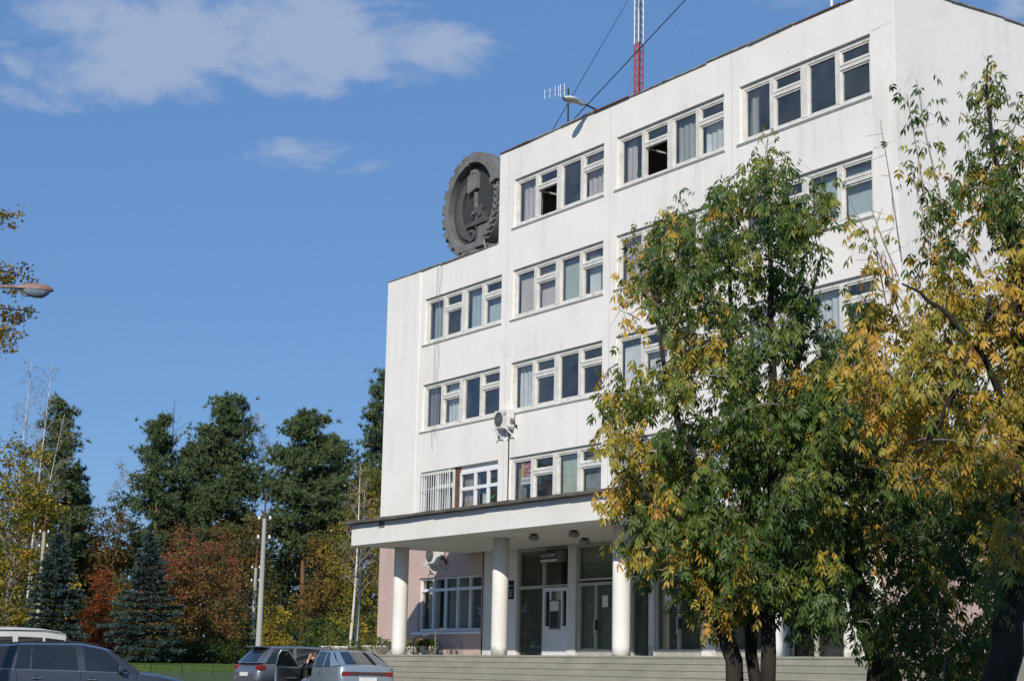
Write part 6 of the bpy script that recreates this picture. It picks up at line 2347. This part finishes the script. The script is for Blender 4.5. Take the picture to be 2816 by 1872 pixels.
stemsC = [[(2740, 1872, .2, 0.168), (2800, 1620, .1, 0.152), (2830, 1300, .0, 0.136), (2810, 900, -.1, 0.112), (2785, 640, -.1, 0.080), (2772, 470, -.1, 0.056)], [(2830, 1300, 0, 0.056), (2720, 1000, -.8, 0.032), (2600, 850, -1.2, 0.024), (2480, 780, -1.3, 0.010)],
          [(2810, 900, -.1, 0.048), (2730, 820, -.8, 0.028), (2640, 1050, -1.2, 0.020), (2530, 1240, -1.3, 0.010)], [(2785, 640, -.1, 0.040), (2720, 400, -.4, 0.024), (2715, 180, -.4, 0.010)], [(2810, 900, -.1, 0.040), (2900, 600, .0, 0.024), (2880, 320, 0, 0.010)],
          [(2640, 1050, -1.2, 0.018), (2560, 1210, -1.3, 0.013), (2480, 1270, -1.3, 0.010), (2390, 1250, -1.3, 0.005)]]
shC = [(2480, 720, 2420, 330, -.9, 0), (2560, 640, 2494, 262, -.8, 4), (2590, 560, 2520, 218, -.8, 4), (2470, 760, 2390, 560, -.9, 0), (2560, 700, 2505, 460, -.9, 2), (2440, 850, 2400, 620, -.9, 2), (2730, 300, 2718, 160, -.4, 5), (2500, 860, 2430, 690, -1, 3),
       (2480, 880, 2340, 560, -1, 5)]
near_tree('box_elder_tree', 'yellow box-elder with a broken grey top stub at the right edge', 17.5, stemsC, polyC, 390, 1.5, tint_c, 73, gaps=[(2560, 830, 90, 40, .8), (2450, 900, 60, 40, .5), (2620, 1240, 60, 60, .4), (2790, 1330, 60, 80, .6), (2640, 620, 50, 60, .3), (2420, 960, 70, 50, .7), (2520, 1180, 60, 50, .5), (2680, 780, 50, 60, .5), (2610, 480, 60, 60, .6), (2790, 330, 110, 160, .65), (2600, 700, 160, 130, .35), (2680, 620, 70, 60, .5), (2860, 500, 80, 100, .5), (2760, 700, 60, 60, .4), (2580, 940, 50, 40, .5), (2480, 1060, 60, 50, .5)], shoots=shC, per=19, leaf=.20, sr=.27)


# --- branches of a linden hanging in from the left
def linden():
    r = np.random.default_rng(81)
    random.seed(81)
    D = 34
    g0 = at(-420, 1500, D)
    root = Vector((g0.x, g0.y, ground_z(g0)))
    o = empty('linden_tree', root, 0, label='tree outside the left edge with browning twigs hanging into the sky', cat='tree', group='autumn trees behind the lawn')
    b = MB()
    top = at(-400, 380, D)
    b.tube([(0, 0, 0), tuple((top - root) * .5 + Vector((.1, 0, 0))), tuple(top - root)], [.20, .14, .04], 10, False)
    boughs = [((-400, 700), (-120, 520), (40, 600)), ((-400, 800), (-110, 690), (100, 770)), ((-400, 900), (-110, 820), (112, 860)), ((-400, 1000), (-140, 890), (50, 910)), ((-400, 850), (-150, 760), (30, 730)), ((-400, 520), (-260, 420), (-60, 450))]
    cs = []
    for A_, B_, C_ in boughs:
        p = [at(*A_, D), at(*B_, D), at(*C_, D)]
        pts = [p[0].lerp(p[1], t).lerp(p[1].lerp(p[2], t), t) for t in np.linspace(0, 1, 9)]
        b.tube([tuple(q - root) for q in pts], [lerp(.05, .008, t) for t in np.linspace(0, 1, 9)], 5, False)
        for k in range(26):
            t = r.uniform(.45, 1.0)
            i = min(7, int(t * 8))
            q = np.array(pts[i].lerp(pts[i + 1], t * 8 - i)) + r.normal(0, .10, 3) - UPV * abs(r.normal(0, .16))
            cs.append(q)
    b.build('trunk', M_SBARK, o, smooth=True)
    cs = np.array(cs)
    pts = clumps(r, cs, .13, 30, 1.0) - np.array(root)
    V, F = diamonds(pts, .062, r, .6, .8)
    tn = np.clip(np.repeat(r.normal(.42, .25, len(cs)), 30) + r.normal(0, .1, len(pts)), 0, 1)
    np_obj('crown', V, F, L_LIND, o, np.repeat(tn, 4))


linden()

# --- unseen trees: poplar added to shade the near ones, wood shown in the glass
broadleaf('added_shade_poplar', 'tall narrow poplar added behind the viewpoint, unseen, to shade the near trees', 0, 50, 0, [(0, 14.0, 1.5, 2.9, 1), (0, 10.0, 2.3, 4.0, 1.4), (0, 6.0, 2.2, 3.5, 1)], .24, L_GRN, M_SBARK, 150, 24, .75, .22,
          None, seed=91, tint=(.4, .2), trunk_top=.9, place=(59.9, -37.6, 16.9))
r = np.random.default_rng(98)
n = 7500
tt_ = r.uniform(-48, 34, n)
ss_ = r.uniform(0, 10, n)
hh = 11.0 + 2.5 * np.sin(tt_ * .21) + 2.0 * np.sin(tt_ * .57 + 1) + r.normal(0, .9, n)
zz = r.uniform(0, 1, n) ** .8 * np.clip(hh, 3, 17)
cc = np.array([-39.0, -36.0, 0]) + np.outer(ss_, np.array([-.82, -.54, 0])) + np.outer(tt_, np.array([-.54, .82, 0])) + np.outer(zz, UPV)
pts = clumps(r, cc, 1.1, 14)
V, F = diamonds(pts, .50, r, .2, .65)
tn = np.clip(np.repeat(r.normal(.2, .2, n), 14) + r.normal(0, .1, n * 14), 0, 1)
tag(np_obj('roadside_wood', V, F, L_GRN, None, np.repeat(tn, 4)), 'green wood across the road, outside the left edge', 'wood', kind='stuff')
